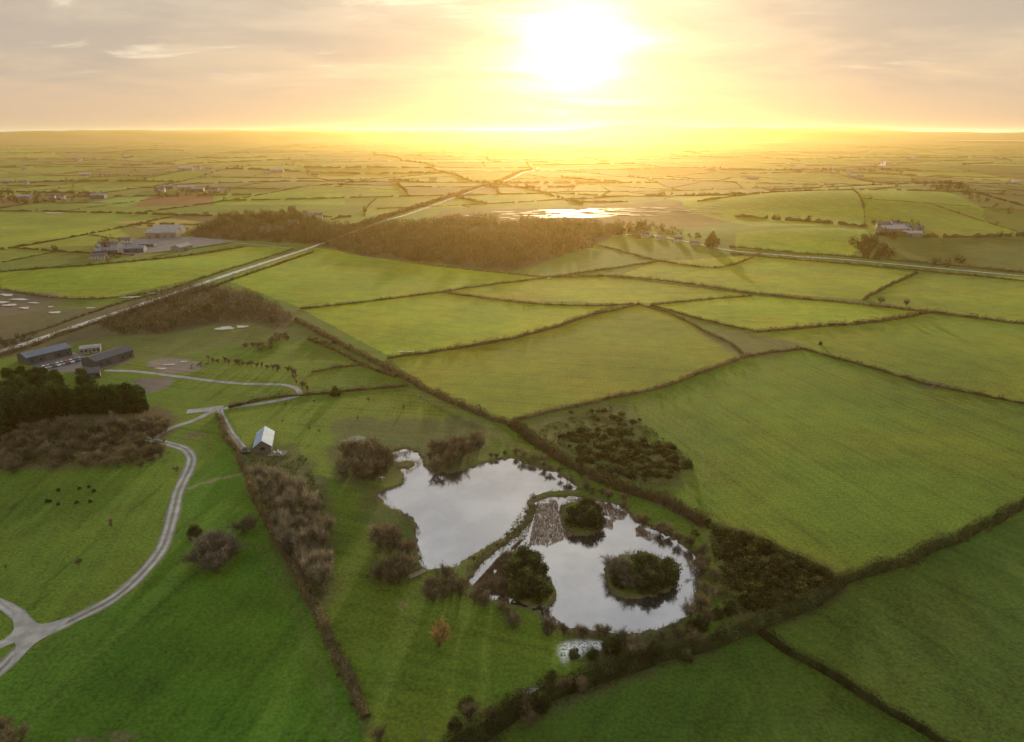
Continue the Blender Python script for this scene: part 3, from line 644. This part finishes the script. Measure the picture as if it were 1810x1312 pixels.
def tline(kind,pts,n,s,label,group,j=1.0):
    P=smooth(GP(pts),1.)
    for k in range(n):
        p=P[int((k+.5)/n*(len(P)-1))];tree(kind,p[0]+random.gauss(0,j),p[1]+random.gauss(0,j),random.uniform(*s),label,group)
def one(kind,px,py,s,label,group=None):
    x,y=G(px,py);return tree(kind,x,y,s,label,group)
trees('bush',[(0,780),(60,760),(180,755),(300,748),(308,763),(280,785),(290,817),(250,830),(150,823),(0,838)],84,(.65,1.25),'bare brown shrub in dense scrub by a lawn','shrubs in the scrub by the gravel path',2.2)
trees('birch',[(150,768),(220,755),(270,757),(250,780)],12,(.5,.75),'pale bare birch above brown scrub','birches in the scrub')
trees('birch',[(455,865),(530,870),(575,950),(585,1030),(575,1075),(548,1065),(500,985),(468,905)],52,(.7,1.15),'slender bare grey birch in a planted belt','birches in the tree belt',2.3)
trees('bush',[(600,845),(612,808),(650,792),(690,797),(692,835),(660,852)],17,(1.2,2.1),'bare brown willow scrub on the pond bank','shrubs on the pond bank',2.6)
trees('bush',[(738,806),(790,792),(850,786),(845,805),(800,836),(768,832)],17,(.9,1.8),'bare brown willow scrub on the pond bank','shrubs on the pond bank',2.4)
trees('bush',[(665,950),(700,930),(728,965),(735,1018),(695,1040),(668,1025)],13,(.9,1.6),'bare greyish shrub beside the pond path','shrubs on the pond bank',2.3)
trees('bush',[(748,1040),(775,1025),(818,1038),(812,1060),(765,1064)],8,(.9,1.4),'bare brown shrub at the pond edge','shrubs on the pond bank',1.8)
tline('bush',[(830,1060),(865,1080),(920,1100),(980,1117),(1040,1128),(1100,1132)],15,(.5,1.0),'low bare shrub on the pond bank','shrubs on the pond bank')
tline('bush',[(1125,920),(1160,940),(1205,960),(1240,985),(1255,1020),(1248,1070),(1218,1102)],18,(.6,1.1),'bare grey shrub on the pond bank','shrubs on the pond bank')
tline('bush',[(870,805),(930,815),(1000,845),(1060,875),(1110,895)],22,(.4,.8),'low bare shrub between pond and hedge','shrubs on the pond bank')
tline('bush',[(940,880),(925,920),(880,960),(835,1000)],9,(.18,.34),'low bare shrub on the causeway between ponds','shrubs on the pond bank',.5)
trees('evergreen',[(1008,912),(1046,908),(1052,930),(1018,937)],5,(.95,1.25),'dark green shrub on a pond island','shrubs on the pond islands')
trees('grey',[(1008,915),(1046,912),(1050,932),(1018,937)],2,(.85,1.0),'bare grey willow on a pond island','shrubs on the pond islands')
trees('evergreen',[(1080,1020),(1120,1010),(1185,1015),(1178,1042),(1100,1050)],9,(.8,1.3),'dark green shrub on a pond island','shrubs on the pond islands')
trees('grey',[(1078,1012),(1140,1002),(1165,1040),(1090,1048)],9,(1.0,1.35),'bare grey willow on a pond island','shrubs on the pond islands')
trees('evergreen',[(900,1010),(930,995),(955,1015),(970,1058),(920,1058)],13,(.75,1.35),'dark green shrub on a wooded pond island','shrubs on the pond islands',1.3)
trees('bush',[(860,1020),(900,990),(905,1064),(850,1058)],8,(.45,.75),'low brown shrub among reeds','shrubs on the pond islands')
one('orange',777,1142,1.0,'orange stemmed willow shrub alone on mown grass')
for q in ((360,1000,1.35),(385,1012,1.4),(402,990,1.5),(372,980,1.5),(392,968,1.3)): one('grey',*q,'dense grey bare shrub on mown lawn','shrub clump on the lawn')
one('evergreen',345,950,.8,'dark evergreen shrub on lawn');one('grey',432,942,1.2,'dark bare shrub beside the hedge');one('bare',198,932,.8,'small bare tree on lawn');one('bare',140,1000,.7,'small bare tree on lawn');one('bare',312,835,.7,'small bare tree on lawn');one('young',12,1008,.8,'tiny bare sapling on lawn')
for q in [(83,888),(88,888),(103,893),(104,868),(135,890),(140,865),(160,888),(165,870),(158,862)]: one('sapling',*q,.8,'small dark evergreen shrub planted in grass','shrubs planted on the lawn')
one('bush',30,1315,1.3,'bare brown shrub on lawn edge');one('bush',10,1300,1.1,'bare brown shrub on lawn edge');one('bush',670,1310,.8,'bare shrub at the hedge end')
trees('conifer',[(-30,750),(20,722),(90,718),(110,735),(60,770),(-30,790)],22,(.9,1.15),'tall dark conifer in a shelter belt','conifers in the shelter belt',3)
tline('cypress',[(100,733),(150,729),(205,729),(255,727)],20,(1.0,1.15),'tall dark clipped cypress in a row','cypresses in the row',.4)
tline('cypress',[(20,692),(60,690),(115,692)],9,(.85,1.05),'tall dark clipped cypress in a row','cypresses in the row',.6)
one('conifer',148,684,.7,'dark conifer beside farm sheds')
tline('bare',[(365,642),(400,642),(440,648),(500,657)],16,(.7,1.0),'small bare orchard tree in a row','trees in the orchard row',.8)
tline('bare',[(508,657),(525,668),(535,683),(545,697)],8,(.7,1.1),'small bare tree beside the curved path','trees by the curved path',.8)
one('evergreen',592,700,.9,'round dark evergreen shrub beside hedge')
trees('bush',[(420,620),(500,590),(515,600),(470,622)],18,(.5,.85),'low brown thicket shrub','shrubs in the garden thicket',1.5)
trees('bush',[(545,600),(590,600),(595,612),(550,612)],7,(.45,.7),'low brown thicket shrub','shrubs in the garden thicket',1.5)
one('bare',1555,542,1.6,'bare tree in a field hedge');one('bare',1602,547,1.4,'bare tree in a field hedge');one('evergreen',1258,437,2.6,'large dark tree beside the road')
for q in [(1095,415,2.2),(1128,412,2.4),(985,440,2),(1450,610,.4)]: one('evergreen',*q[:2],q[2],'dark evergreen tree near a farm')
trees('gorse',[(985,775),(1060,755),(1120,770),(1190,790),(1225,820),(1180,850),(1110,855),(1040,830)],140,(.5,1.4),'low brown gorse bush on rough pasture','gorse bushes on the rough pasture',.8)
trees('gorse',[(1000,730),(1080,725),(1140,745),(1130,765),(1060,745)],16,(.5,1.0),'low brown gorse bush on rough pasture','gorse bushes on the rough pasture',1.0)
trees('gorsedark',[(1265,945),(1330,955),(1400,990),(1480,1030),(1400,1065),(1335,1085),(1290,1045),(1272,1000)],84,(.6,1.5),'dark gorse bush in dense thicket','gorse bushes in the field corner',1.7)
one('gorse',1228,945,.9,'small dark gorse bush by the pond');one('evergreen',1290,1085,.7,'dark bush at the hedge corner')
tline('evergreen',[(1290,1095),(1200,1135),(1120,1165),(1040,1172),(990,1200),(930,1245),(870,1265),(800,1295),(770,1312)],13,(.35,.75),'dark evergreen bush growing beside the hedge','bushes along the dark hedge',1.8)
tline('bush',[(1260,1110),(1160,1140),(1050,1185),(960,1250),(850,1285)],18,(.4,.95),'bare brown shrub growing beside the hedge','shrubs along the dark hedge',1.8)
tline('bush',[(445,850),(480,925),(530,1015),(575,1115),(640,1255)],14,(.2,.35),'low bare bush poking out of the trimmed hedge','bushes in the trimmed hedge',.8)
tline('young',[(430,705),(480,722),(560,712),(660,712),(740,715),(520,770),(560,760),(470,740)],10,(.7,1.0),'young bare tree planted on grass','young trees on the cottage lawn',2)
# reeds
def reeds(polys,label,th=.62,ht=(1.0,2.0),pal=((.25,.18,.12),(.20,.145,.095),(.29,.21,.145))):
    Cs=[]
    for poly,n in polys:
        C=scat(poly,n);k=.7*vn(C[:,0]/2.2,C[:,1]/2.2)+.6*vn(C[:,0]/8,C[:,1]/8)>th;Cs.append(C[k])
    C=np.concatenate(Cs);n=len(C);C3=np.stack([C[:,0],C[:,1],np.full(n,-.1)],1)
    V,Ff=twigs(C3,rng.normal(size=(n,3))*.35+np.array([0,0,1.]),rng.uniform(*ht,n),.12)
    ob('reed_bed',mk('reed_bed',V,[Ff],[M_twig],tcol(n,list(pal))),kind='stuff',label=label,category='reeds')
reeds([([(950,885),(1000,880),(1060,885),(1110,905),(1170,940),(1150,955),(1110,940),(1065,930),(1000,950),(965,965),(935,960)],17000)],'reddish brown reeds standing in the shallow pond',.55,(.4,.9))
reeds([([(925,950),(880,985),(835,1035),(900,1065),(895,990)],11000),([(960,1075),(1000,1105),(965,1100)],400)],'brown reeds along the pond margin',.50,(.5,1.1))
reeds([([(690,800),(740,790),(760,815),(720,835),(700,822)],1500),([(1205,970),(1240,1000),(1230,1060),(1218,1000)],600)],'pale reeds beside the pond bank')
def rim(P,n,label):
    k=rng.integers(0,len(P),n);C=P[k]+rng.normal(size=(n,2))*.5;C=C[vn(C[:,0]/4,C[:,1]/4)>.42];n=len(C)
    V,Ff=twigs(np.stack([C[:,0],C[:,1],np.full(n,.1)],1),rng.normal(size=(n,3))*.25+np.array([0,0,1.]),rng.uniform(.5,1.1,n),.11)
    ob('reed_fringe',mk('reed_fringe',V,[Ff],[M_twig],tcol(n,[(.26,.20,.12),(.20,.16,.09),(.15,.15,.06)])),kind='stuff',label=label,category='reeds')
rim(pondA,2800,'thin brown reed fringe round the open pond');rim(pondB,2800,'thin brown reed fringe round the island pond')
for I in isl: rim(I,800,'brown reed fringe round a pond island')
def grasstuft(poly,n,pal,label,h=.5):
    C=scat(poly,n);C=C[vn(C[:,0]/3,C[:,1]/3)+.4*vn(C[:,0]/1.1,C[:,1]/1.1)>.6];n=len(C)
    C3=np.stack([C[:,0],C[:,1],hgt(C[:,0],C[:,1])+h*.4],1);V,Ff=leaves(C3,h*rng.uniform(.4,1,n));ob('rough_grass',mk('rough_grass',V,[Ff],[M_hedge],tcol(n,pal)),kind='stuff',label=label,category='grass')
RG=[(.12,.13,.04),(.16,.14,.06),(.09,.12,.03)]
grasstuft([(940,760),(1080,715),(1140,750),(1220,810),(1190,860),(1110,860)],11000,RG+[(.10,.08,.04)],'tussocky rough grass around gorse bushes')
grasstuft([(1250,935),(1340,950),(1490,1030),(1340,1105),(1280,1085),(1265,1000)],8000,RG+[(.07,.09,.025)],'dark bramble and grass under gorse',.6)
grasstuft([(0,745),(300,740),(290,790),(250,818),(0,828)],9000,RG,'rough brown undergrowth beneath shrubs',.6)
grasstuft([(940,870),(955,880),(930,950),(840,1015),(820,1005),(900,935)],2500,RG,'rough grass on the causeway',.35)
grasstuft([(435,800),(540,805),(590,930),(585,1060),(540,1050),(480,930)],6000,RG,'rough undergrowth beneath planted birches')
grasstuft([(1085,985),(1130,975),(1185,995),(1190,1020),(1130,1050),(1080,1035)],1500,RG,'rough grass on a pond island')
# ------------------------------------------------------------ buildings
def box(a,b):
    (x0,y0,z0),(x1,y1,z1)=a,b
    V=np.array([(x0,y0,z0),(x1,y0,z0),(x1,y1,z0),(x0,y1,z0),(x0,y0,z1),(x1,y0,z1),(x1,y1,z1),(x0,y1,z1)],float)
    return V,np.array([(0,3,2,1),(4,5,6,7),(0,1,5,4),(1,2,6,5),(2,3,7,6),(3,0,4,7)])
def pym(name,V,Fl,mat):
    me=bpy.data.meshes.new(name);me.from_pydata([tuple(map(float,v)) for v in V],[],[tuple(int(i) for i in f) for f in Fl]);me.materials.append(mat);me.update();return me
def building(name,L,D,wh,rh,mw,mr,nwin=3,chim=True,bigdoor=False,**pr):
    e=ob(name,None,**pr);x,y=L/2,D/2
    V=[(-x,-y,0),(x,-y,0),(x,y,0),(-x,y,0),(-x,-y,wh),(x,-y,wh),(x,y,wh),(-x,y,wh),(-x,0,wh+rh),(x,0,wh+rh)]
    ob('wall',pym('wall',V,[(0,1,5,4),(2,3,7,6),(1,2,6,9,5),(3,0,4,8,7),(4,5,9,8),(6,7,8,9)],mw),e)
    s=.35;ov=.3;t=.12;sl=rh/y;rv=[];rf=[]
    for sg in(-1,1):
        b=len(rv);ye=sg*(y+s);ze=wh-s*sl+.03;zr=wh+rh+.03
        rv+=[(-x-ov,ye,ze),(x+ov,ye,ze),(x+ov,0,zr),(-x-ov,0,zr),(-x-ov,ye,ze+t),(x+ov,ye,ze+t),(x+ov,0,zr+t),(-x-ov,0,zr+t)]
        rf+=[tuple(b+i for i in f) for f in((0,3,2,1),(4,5,6,7),(0,1,5,4),(3,0,4,7),(1,2,6,5))]
    ro=ob('roof',pym('roof',rv,rf,mr),e)
    if chim:
        for sx in (-1,1):
            v,f=box((sx*(x-.9)-.4,-.35,wh+rh*.7),(sx*(x-.9)+.4,.35,wh+rh+1.0));ob('chimney',pym('chimney',v,f,M_wallb),ro)
    n=nwin+1;k=nwin//2
    for i in range(n):
        cx=-x+L*(i+.5)/n
        if i==k:
            dw,dh=(2.0,min(3.6,wh*.8)) if bigdoor else (.5,2.05)
            v,f=box((cx-dw,-y-.04,0.02),(cx+dw,-y-.005,dh));ob('door',pym('door',v,f,M_door),e)
        else:
            for zz in ([1.0] if wh<4.1 or bigdoor else [1.0,3.4]):
                v,f=box((cx-.55,-y-.03,zz),(cx+.55,-y-.004,zz+1.15));ob('window',pym('window',v,f,M_glass),e)
    return e
def place(e,px,py,yaw,s=1,lift=0):
    x,y=G(px,py);e.location=(x,y,float(hgt(x,y))+lift-.05);e.rotation_euler[2]=math.radians(yaw);e.scale=(s,s,s);return e
def between(A,B,D,**k):
    a=np.array(G(*A));b=np.array(G(*B));L=np.linalg.norm(b-a);yaw=math.atan2(*(b-a)[::-1]);nn=np.array([-(b-a)[1],(b-a)[0]])/L;c=(a+b)/2+nn*D/2
    e=building(L=L,D=D,**k);e.location=(c[0],c[1],float(hgt(*c)));e.rotation_euler[2]=yaw;return e
between((50,646),(128,627),11,name='farm_shed',wh=3.9,rh=1.5,mw=M_wallg,mr=M_roofm,nwin=4,chim=False,bigdoor=True,label='long dark shed with pale metal roof beside yard',category='shed')
between((172,652),(237,631),11,name='farm_shed',wh=3.8,rh=1.5,mw=M_wallg,mr=M_roofs,nwin=4,chim=False,bigdoor=True,label='long dark grey shed with dark roof beside yard',category='shed')
between((142,627),(178,623),6,name='outbuilding',wh=2.9,rh=.5,mw=M_wallp,mr=M_roofc,nwin=4,chim=False,label='pale flat roofed outbuilding between dark sheds',category='building')
between((150,672),(178,668),7,name='outbuilding',wh=3,rh=1.5,mw=M_wallg,mr=M_roofs,nwin=2,chim=False,label='small dark outbuilding behind tall cypresses',category='building')
cot=building('cottage',13,6.0,2.5,2.3,M_walld,M_roofl,3,False,label='small stone cottage with pale metal roof by drive',category='cottage')
place(cot,468,787,104)
v,f=box((-6.53,-.8,1.0),(-6.505,.8,2.2));ob('window',pym('window',v,f,M_glass),cot)
x,y=G(490,802);v,f=box((-3,-2.2,0),(3,2.2,.12));ob('patio',pym('patio',v,f,M_yard),loc=(x,y,0),kind='structure')
def chair():
    e=ob('garden_chair',None,label='white garden chair on cottage patio',category='chair',group='chairs on the patio')
    v,f=box((-.25,-.25,.42),(.25,.25,.47));ob('seat',pym('seat',v,f,M_white),e)
    v,f=box((-.25,.22,.475),(.25,.27,.95));ob('backrest',pym('backrest',v,f,M_white),e)
    for a in(-.22,.22):
        for b in(-.22,.2):
            v,f=box((a-.025,b-.025,0),(a+.025,b+.025,.42));ob('leg',pym('leg',v,f,M_white),e)
    return e
for dx,dy,r in((-.9,.2,80),(.9,.1,-90),(0,1,0),(1.8,-1,30)):
    c=chair();c.location=(x+dx,y+dy,.12);c.rotation_euler[2]=math.radians(r)
def copy_thing(src,loc,rz,s=1):
    def rec(o,par):
        n=o.copy();COL.objects.link(n)
        if par: n.parent=par
        for c in o.children: rec(c,n)
        return n
    n=rec(src,None);n.location=loc;n.rotation_euler[2]=rz;n.scale=(s,s,s);return n
H1=building('farm_house',11,7,4.8,2.4,M_wall,M_roofs,3,True,label='white rendered farmhouse with slate roof',category='house',group='houses on the farmland')
H2=building('farm_house',14,7,3,2.2,M_wall,M_roofs,4,True,label='white bungalow with slate roof among fields',category='house',group='houses on the farmland')
B1=building('barn',24,13,5,2.6,M_wallb,M_roofc,3,False,True,label='grey corrugated farm barn beside yard',category='barn',group='barns on the farmland')
B2=building('barn',18,10,4.5,2,M_wallg,M_roofm,3,False,True,label='dark barn with grey metal roof',category='barn',group='barns on the farmland')
used=set()
def put(src,px,py,yaw,s=1):
    x,y=G(px,py);z=float(hgt(x,y))-.05
    if src.name not in used: used.add(src.name);src.location=(x,y,z);src.rotation_euler[2]=math.radians(yaw);src.scale=(s,s,s)
    else: copy_thing(src,(x,y,z),math.radians(yaw),s)
for a in [(B1,290,420,8,1.3),(B1,300,413,8,1.3),(H1,222,432,20),(H1,208,440,-30),(B2,190,450,25),(H2,185,436,70),(B2,240,446,10),(B1,322,442,80,.8),(H2,175,458,0),(B2,262,437,5,.8),
 (H1,563,386,10),(H2,545,384,-15),(H1,520,400,5),(H2,490,408,15),(H1,470,412,0),
 (H1,1140,419,10,.75),(H2,1168,424,-10,.7),(H1,1198,428,0,.7),(H2,1228,433,-15,.7),
 (B1,1575,412,5,1.1),(B2,1590,407,0,1.1),(H1,1560,406,-20,1.2),(B1,1610,418,-10,.8),(B2,1600,412,60),(H1,1580,400,15),(H2,1620,408,5),
 (B2,1565,300,0,1.3),(H1,1500,306,0),(B1,1790,326,10),(H1,1470,310,20),
 (B1,330,336,5,1.2),(B2,350,339,10,1.2),(H1,380,340,0,1.2),(H1,285,340,10,1.3),(B2,300,334,0,1.2),(H1,395,337,50),
 (B2,175,351,5,1.3),(H1,110,352,0),(H2,90,350,20),(B1,45,352,0),
 (B1,490,305,5,1.5),(H1,475,306,0,1.2),(B1,330,302,5,1.5),(H1,350,300,0,1.4),(H1,370,303,20,1.4)]: put(*a)
for k in range(26):
    px=random.uniform(20,1790);py=random.uniform(262,325)
    if 780<px<1200: continue
    for j in range(random.randint(1,3)): put(random.choice([H1,H2,B1,B2]),px+random.uniform(-14,14),py+random.uniform(-1.5,1.5),random.uniform(-40,40),random.uniform(.9,1.2))
# ------------------------------------------------------------ cars
def car(colname,col,**pr):
    pm=solid('car_paint_'+colname,col,.3,ns=2,var=.03);e=ob('parked_car',None,category='car',**pr)
    W=.88
    prof=[(-2.1,.35),(-2.12,.75),(-1.95,.88),(-1.0,.95),(1.5,.98),(2.05,.92),(2.12,.6),(2.1,.35)]
    def ext(prof,w0,w1=None):
        w1=w1 or w0;n=len(prof);V=[(p[0],-w0 if p[1]<.8 else -w1,p[1]) for p in prof]+[(p[0],w0 if p[1]<.8 else w1,p[1]) for p in prof]
        Fl=[tuple(range(n)),tuple(range(2*n-1,n-1,-1))]+[(i,i+n,(i+1)%n+n,(i+1)%n) for i in range(n)];return V,Fl
    V,Fl=ext(prof,W,W*.95);b=pym('body',V,Fl,pm);bo=ob('body',b,e)
    V=[];cab=[(-1.05,.94,.8),(-.35,1.42,.66),(1.1,1.42,.66),(1.65,.97,.78)]
    for s in(-1,1):
        for a,z,w in cab: V.append((a,s*w,z))
    ob('window',pym('window',V,[(0,1,2,3),(7,6,5,4),(0,4,5,1),(2,6,7,3)],M_glass),e)
    v,f=box((-.4,-.66,1.42),(1.15,.66,1.47));ob('roof',pym('roof',v,f,pm),e)
    for wx in(-1.3,1.3):
        for s in(-1,1):
            v,f=tube((wx,s*.72,.33),(wx,s*.92,.33),.33,.33,14);Fl=[tuple(q) for q in f]+[tuple(range(14,28))]
            ob('wheel',pym('wheel',v,Fl,M_tyre),e)
    return e
cars=[car('white',(.7,.7,.7),label='white parked car in shed yard',group='cars parked in the yard'),car('silver',(.35,.36,.38),label='silver parked car in shed yard',group='cars parked in the yard'),car('blue',(.04,.06,.12),label='dark blue parked car in shed yard',group='cars parked in the yard'),car('red',(.25,.03,.02),label='red parked car in shed yard',group='cars parked in the yard')]
a=np.array(G(78,652));b=np.array(G(142,637))
ordr=[0,1,2,0,1,3,0,2,1]
seen=set()
for k,i in enumerate(ordr):
    p=a+(b-a)*k/(len(ordr)-1);yaw=math.atan2((b-a)[1],(b-a)[0])+math.pi/2+random.uniform(-.05,.05)
    if i in seen: copy_thing(cars[i],(p[0],p[1],.02),yaw)
    else: seen.add(i);cars[i].location=(p[0],p[1],.02);cars[i].rotation_euler[2]=yaw
dk=car('dark',(.02,.025,.03),label='dark parked car on gravel beside cottage');x,y=G(433,799);dk.location=(x,y,.07);dk.rotation_euler[2]=1.9
# ------------------------------------------------------------ fences, jetty, bird post
def fence(pts,sp,h,label):
    P=smooth(GP(pts),.5);seg=np.linalg.norm(np.diff(P,axis=0),axis=1).sum();n=min(60,max(2,int(seg/sp)))
    e=ob('fence',None,label=label,category='fence');idx=np.linspace(0,len(P)-1,n).astype(int);v,f=box((-.06,-.06,-.3),(.06,.06,h));pm=pym('post',v,f,M_wood)
    for i in idx: ob('post',pm,e,(P[i][0],P[i][1],float(hgt(*P[i]))))
    for z in(.45,h-.15):
        Vs=[];Fl=[];o=0
        for i in range(n-1):
            p,q=P[idx[i]],P[idx[i+1]];v,f=tube((p[0],p[1],float(hgt(*p))+z),(q[0],q[1],float(hgt(*q))+z),.035,.035,4);Vs.append(v);Fl.append(f+o);o+=len(v)
        ob('rail',mk('rail',np.concatenate(Vs),[np.concatenate(Fl)],[M_wood]),e)
fence([(700,905),(722,918),(733,935),(736,960),(745,985)],1.5,1.2,'weathered wooden post and rail fence beside pond')
fence([(408,720),(470,702),(560,693),(640,686),(720,679)],3.2,1.3,'wooden post fence along clipped hedge')
fence([(1150,892),(1190,905),(1230,935)],3,1.1,'wooden post fence at field edge')
v,f=box((-.8,-2.6,-.0),(.8,2.6,.1));x,y=G(738,1015)
j=ob('jetty',None,loc=(x,y,.12),rz=-.9,label='small weathered wooden jetty at pond edge',category='jetty');ob('deck',pym('deck',v,f,M_wood),j)
for a in(-.7,.7):
    for b in(-2.4,0,2.4):
        v,f=box((a-.07,b-.07,-1.2),(a+.07,b+.07,-.003));ob('post',pym('post',v,f,M_wood),j)
x,y=G(676,850);s=ob('nest_box_post',None,loc=(x,y,0),label='white wooden bird box on post near water',category='bird box')
v,f=box((-.08,-.08,-.2),(.08,.08,1.7));ob('post',pym('post',v,f,M_white),s);v,f=box((-.9,-.12,1.2),(.9,.12,1.35));ob('crossbar',pym('crossbar',v,f,M_white),s)
x,y=G(747,1312);s=ob('fence_post',None,loc=(x,y,0),label='tall dark wooden post beside hedge',category='post');v,f=tube((0,0,-.2),(0,0,3.0),.12,.1,8);ob('shaft',pym('shaft',v,list(f)+[tuple(range(8,16))],M_wood),s)
for px,py in((372,795),(1370,270)):
    x,y=G(px,py);s=ob('utility_pole',None,loc=(x,y,float(hgt(x,y))),label='thin dark wooden utility pole on grass',category='pole')
    v,f=tube((0,0,-.2),(0,0,5.5),.12,.08,8);ob('shaft',pym('shaft',v,list(f)+[tuple(range(8,16))],M_wood),s);v,f=box((-.6,-.05,5.0),(.6,.05,5.1));ob('crossarm',pym('crossarm',v,f,M_wood),s)
for k in range(7):
    px=random.uniform(335,372);py=random.uniform(642,656);x,y=G(px,py)
    c=leafy(1.0,.9,[(.2,.18,.15),(.1,.09,.08),(.3,.3,.28)],8,16,.25);e=ob('rubble_heap',None,loc=(x,y,0),rz=k,label='pile of grey garden stones beside gravel patch',category='rubble',group='stone piles in the garden');ob('stones',c[1],e)
# ------------------------------------------------------------ sun, sky, haze
SD=np.array(ray(1018,92));EL=math.asin(SD[2]);AZ=math.atan2(SD[0],SD[1])
L=bpy.data.lights.new('sun','SUN');L.energy=5.0;L.angle=math.radians(2.0);L.color=(1,.76,.40);so=bpy.data.objects.new('sun',L);COL.objects.link(so)
so.rotation_euler=Vector(-SD).to_track_quat('-Z','Y').to_euler()
w=bpy.data.worlds.new("World");scene.world=w;w.use_nodes=True;nt=w.node_tree;nt.nodes.clear();l=nt.links
sky=N_(nt,'ShaderNodeTexSky',sky_type='NISHITA',sun_disc=False,sun_elevation=EL,sun_rotation=AZ,dust_density=2.0)
bg1=N_(nt,'ShaderNodeBackground');bg1.inputs[1].default_value=.01;l.new(sky.outputs[0],bg1.inputs[0])
tc=N_(nt,'ShaderNodeTexCoord');D=tc.outputs['Generated'];sx=N_(nt,'ShaderNodeSeparateXYZ');l.new(D,sx.inputs[0])
z=mth(nt,'MAXIMUM',sx.outputs[2],0.0);den=mth(nt,'ADD',z,.14)
def comb(a,b):
    c=N_(nt,'ShaderNodeCombineXYZ');l.new(a,c.inputs[0]);l.new(b,c.inputs[1]);return c.outputs[0]
cx=mth(nt,'DIVIDE',sx.outputs[0],den);cy=mth(nt,'DIVIDE',sx.outputs[1],den)
n1=noise(nt,comb(mth(nt,'MULTIPLY',cx,.8),cy),1.0,9,.58,.3)
n2=noise(nt,comb(mth(nt,'MULTIPLY',cx,.6),mth(nt,'MULTIPLY',cy,1.4)),1.5,8,.62,.5)
n3=noise(nt,comb(cx,cy),2.4,6,.5,.2)
ramp=N_(nt,'ShaderNodeValToRGB');l.new(z,ramp.inputs[0]);e=ramp.color_ramp.elements
e[0].position=0;e[0].color=(.60,.44,.30,1);e[1].position=1;e[1].color=(.52,.55,.60,1)
for p,c in((.04,(.64,.48,.34)),(.10,(.63,.51,.38)),(.18,(.62,.54,.44)),(.35,(.74,.72,.68))):
    q=e.new(p);q.color=(*c,1)
c=ramp.outputs[0]
cm=mth(nt,'MULTIPLY',rmp(nt,n1,.40,.62),rmp(nt,z,.02,.07,0,.85));cm=mth(nt,'MULTIPLY',cm,rmp(nt,z,.2,.35,1,.2));c=mix(nt,cm,c,(.45,.385,.33))
sm=mth(nt,'MULTIPLY',rmp(nt,n2,.55,.70),rmp(nt,z,.05,.10,0,.8));sm=mth(nt,'MULTIPLY',sm,rmp(nt,z,.2,.3,1,0));c=mix(nt,sm,c,(.95,.82,.63))
hi=mth(nt,'MULTIPLY',rmp(nt,n3,.40,.62,1,0),rmp(nt,z,.25,.5,0,.65));c=mix(nt,hi,c,(.34,.37,.42))
vs=N_(nt,'ShaderNodeVectorMath',operation='SUBTRACT');l.new(D,vs.inputs[0]);vs.inputs[1].default_value=tuple(SD)
vm=N_(nt,'ShaderNodeVectorMath',operation='MULTIPLY');l.new(vs.outputs[0],vm.inputs[0]);vm.inputs[1].default_value=(.8,1,1.0)
vl=N_(nt,'ShaderNodeVectorMath',operation='LENGTH');l.new(vm.outputs[0],vl.inputs[0])
r=mth(nt,'MULTIPLY',vl.outputs['Value'],rmp(nt,n2,.3,.7,1.3,.7))
core=mth(nt,'MULTIPLY',mth(nt,'EXPONENT',mth(nt,'MULTIPLY',mth(nt,'POWER',mth(nt,'DIVIDE',r,.042),1.5),-1.)),1.6)
hz=rmp(nt,z,0.,.07,.45,1.)
mid=mth(nt,'MULTIPLY',mth(nt,'MULTIPLY',mth(nt,'EXPONENT',mth(nt,'DIVIDE',r,-.085)),.42),hz)
wide=mth(nt,'MULTIPLY',mth(nt,'MULTIPLY',mth(nt,'EXPONENT',mth(nt,'DIVIDE',r,-.3)),.08),hz)
def addc(c,f,col):
    cc=N_(nt,'ShaderNodeVectorMath',operation='SCALE');cc.inputs[0].default_value=col;l.new(f,cc.inputs['Scale'])
    a=N_(nt,'ShaderNodeVectorMath',operation='ADD');l.new(c,a.inputs[0]);l.new(cc.outputs[0],a.inputs[1]);return a.outputs[0]
c=addc(c,core,(1,.93,.75));c=addc(c,mid,(1,.76,.36));c=addc(c,wide,(1,.62,.24))
bg2=N_(nt,'ShaderNodeBackground');l.new(c,bg2.inputs[0]);bg2.inputs[1].default_value=1.0
ad=N_(nt,'ShaderNodeAddShader');l.new(bg1.outputs[0],ad.inputs[0]);l.new(bg2.outputs[0],ad.inputs[1]);o=N_(nt,'ShaderNodeOutputWorld');l.new(ad.outputs[0],o.inputs[0])
# low lying mist layer: a real scattering volume
m,nt,n,l=newmat('golden_haze')
a1=N_(nt,'ShaderNodeVolumeScatter');a1.inputs['Color'].default_value=(.36,.20,.035,1);a1.inputs['Density'].default_value=1/4600;a1.inputs['Anisotropy'].default_value=.76
a2=N_(nt,'ShaderNodeVolumeScatter');a2.inputs['Color'].default_value=(.48,.36,.19,1);a2.inputs['Density'].default_value=1/13000;a2.inputs['Anisotropy'].default_value=.1
s=N_(nt,'ShaderNodeAddShader');l.new(a1.outputs[0],s.inputs[0]);l.new(a2.outputs[0],s.inputs[1]);o=N_(nt,'ShaderNodeOutputMaterial');l.new(s.outputs[0],o.inputs['Volume'])
v,f=box((-30000,-3000,-60),(30000,45000,165));ob('sky',pym('sky',v,f,m),kind='structure')
# ------------------------------------------------------------ camera
cam=bpy.data.cameras.new('camera');cam.sensor_width=36;cam.lens=F/1810*36;cam.clip_start=1;cam.clip_end=90000
co=bpy.data.objects.new('camera',cam);COL.objects.link(co);co.location=(0,0,HCAM);co.rotation_euler=(math.pi/2-PITCH,0,0);scene.camera=co
print('objs',len(bpy.data.objects),'cuts',len(cuts),'tufts',len(tufts))
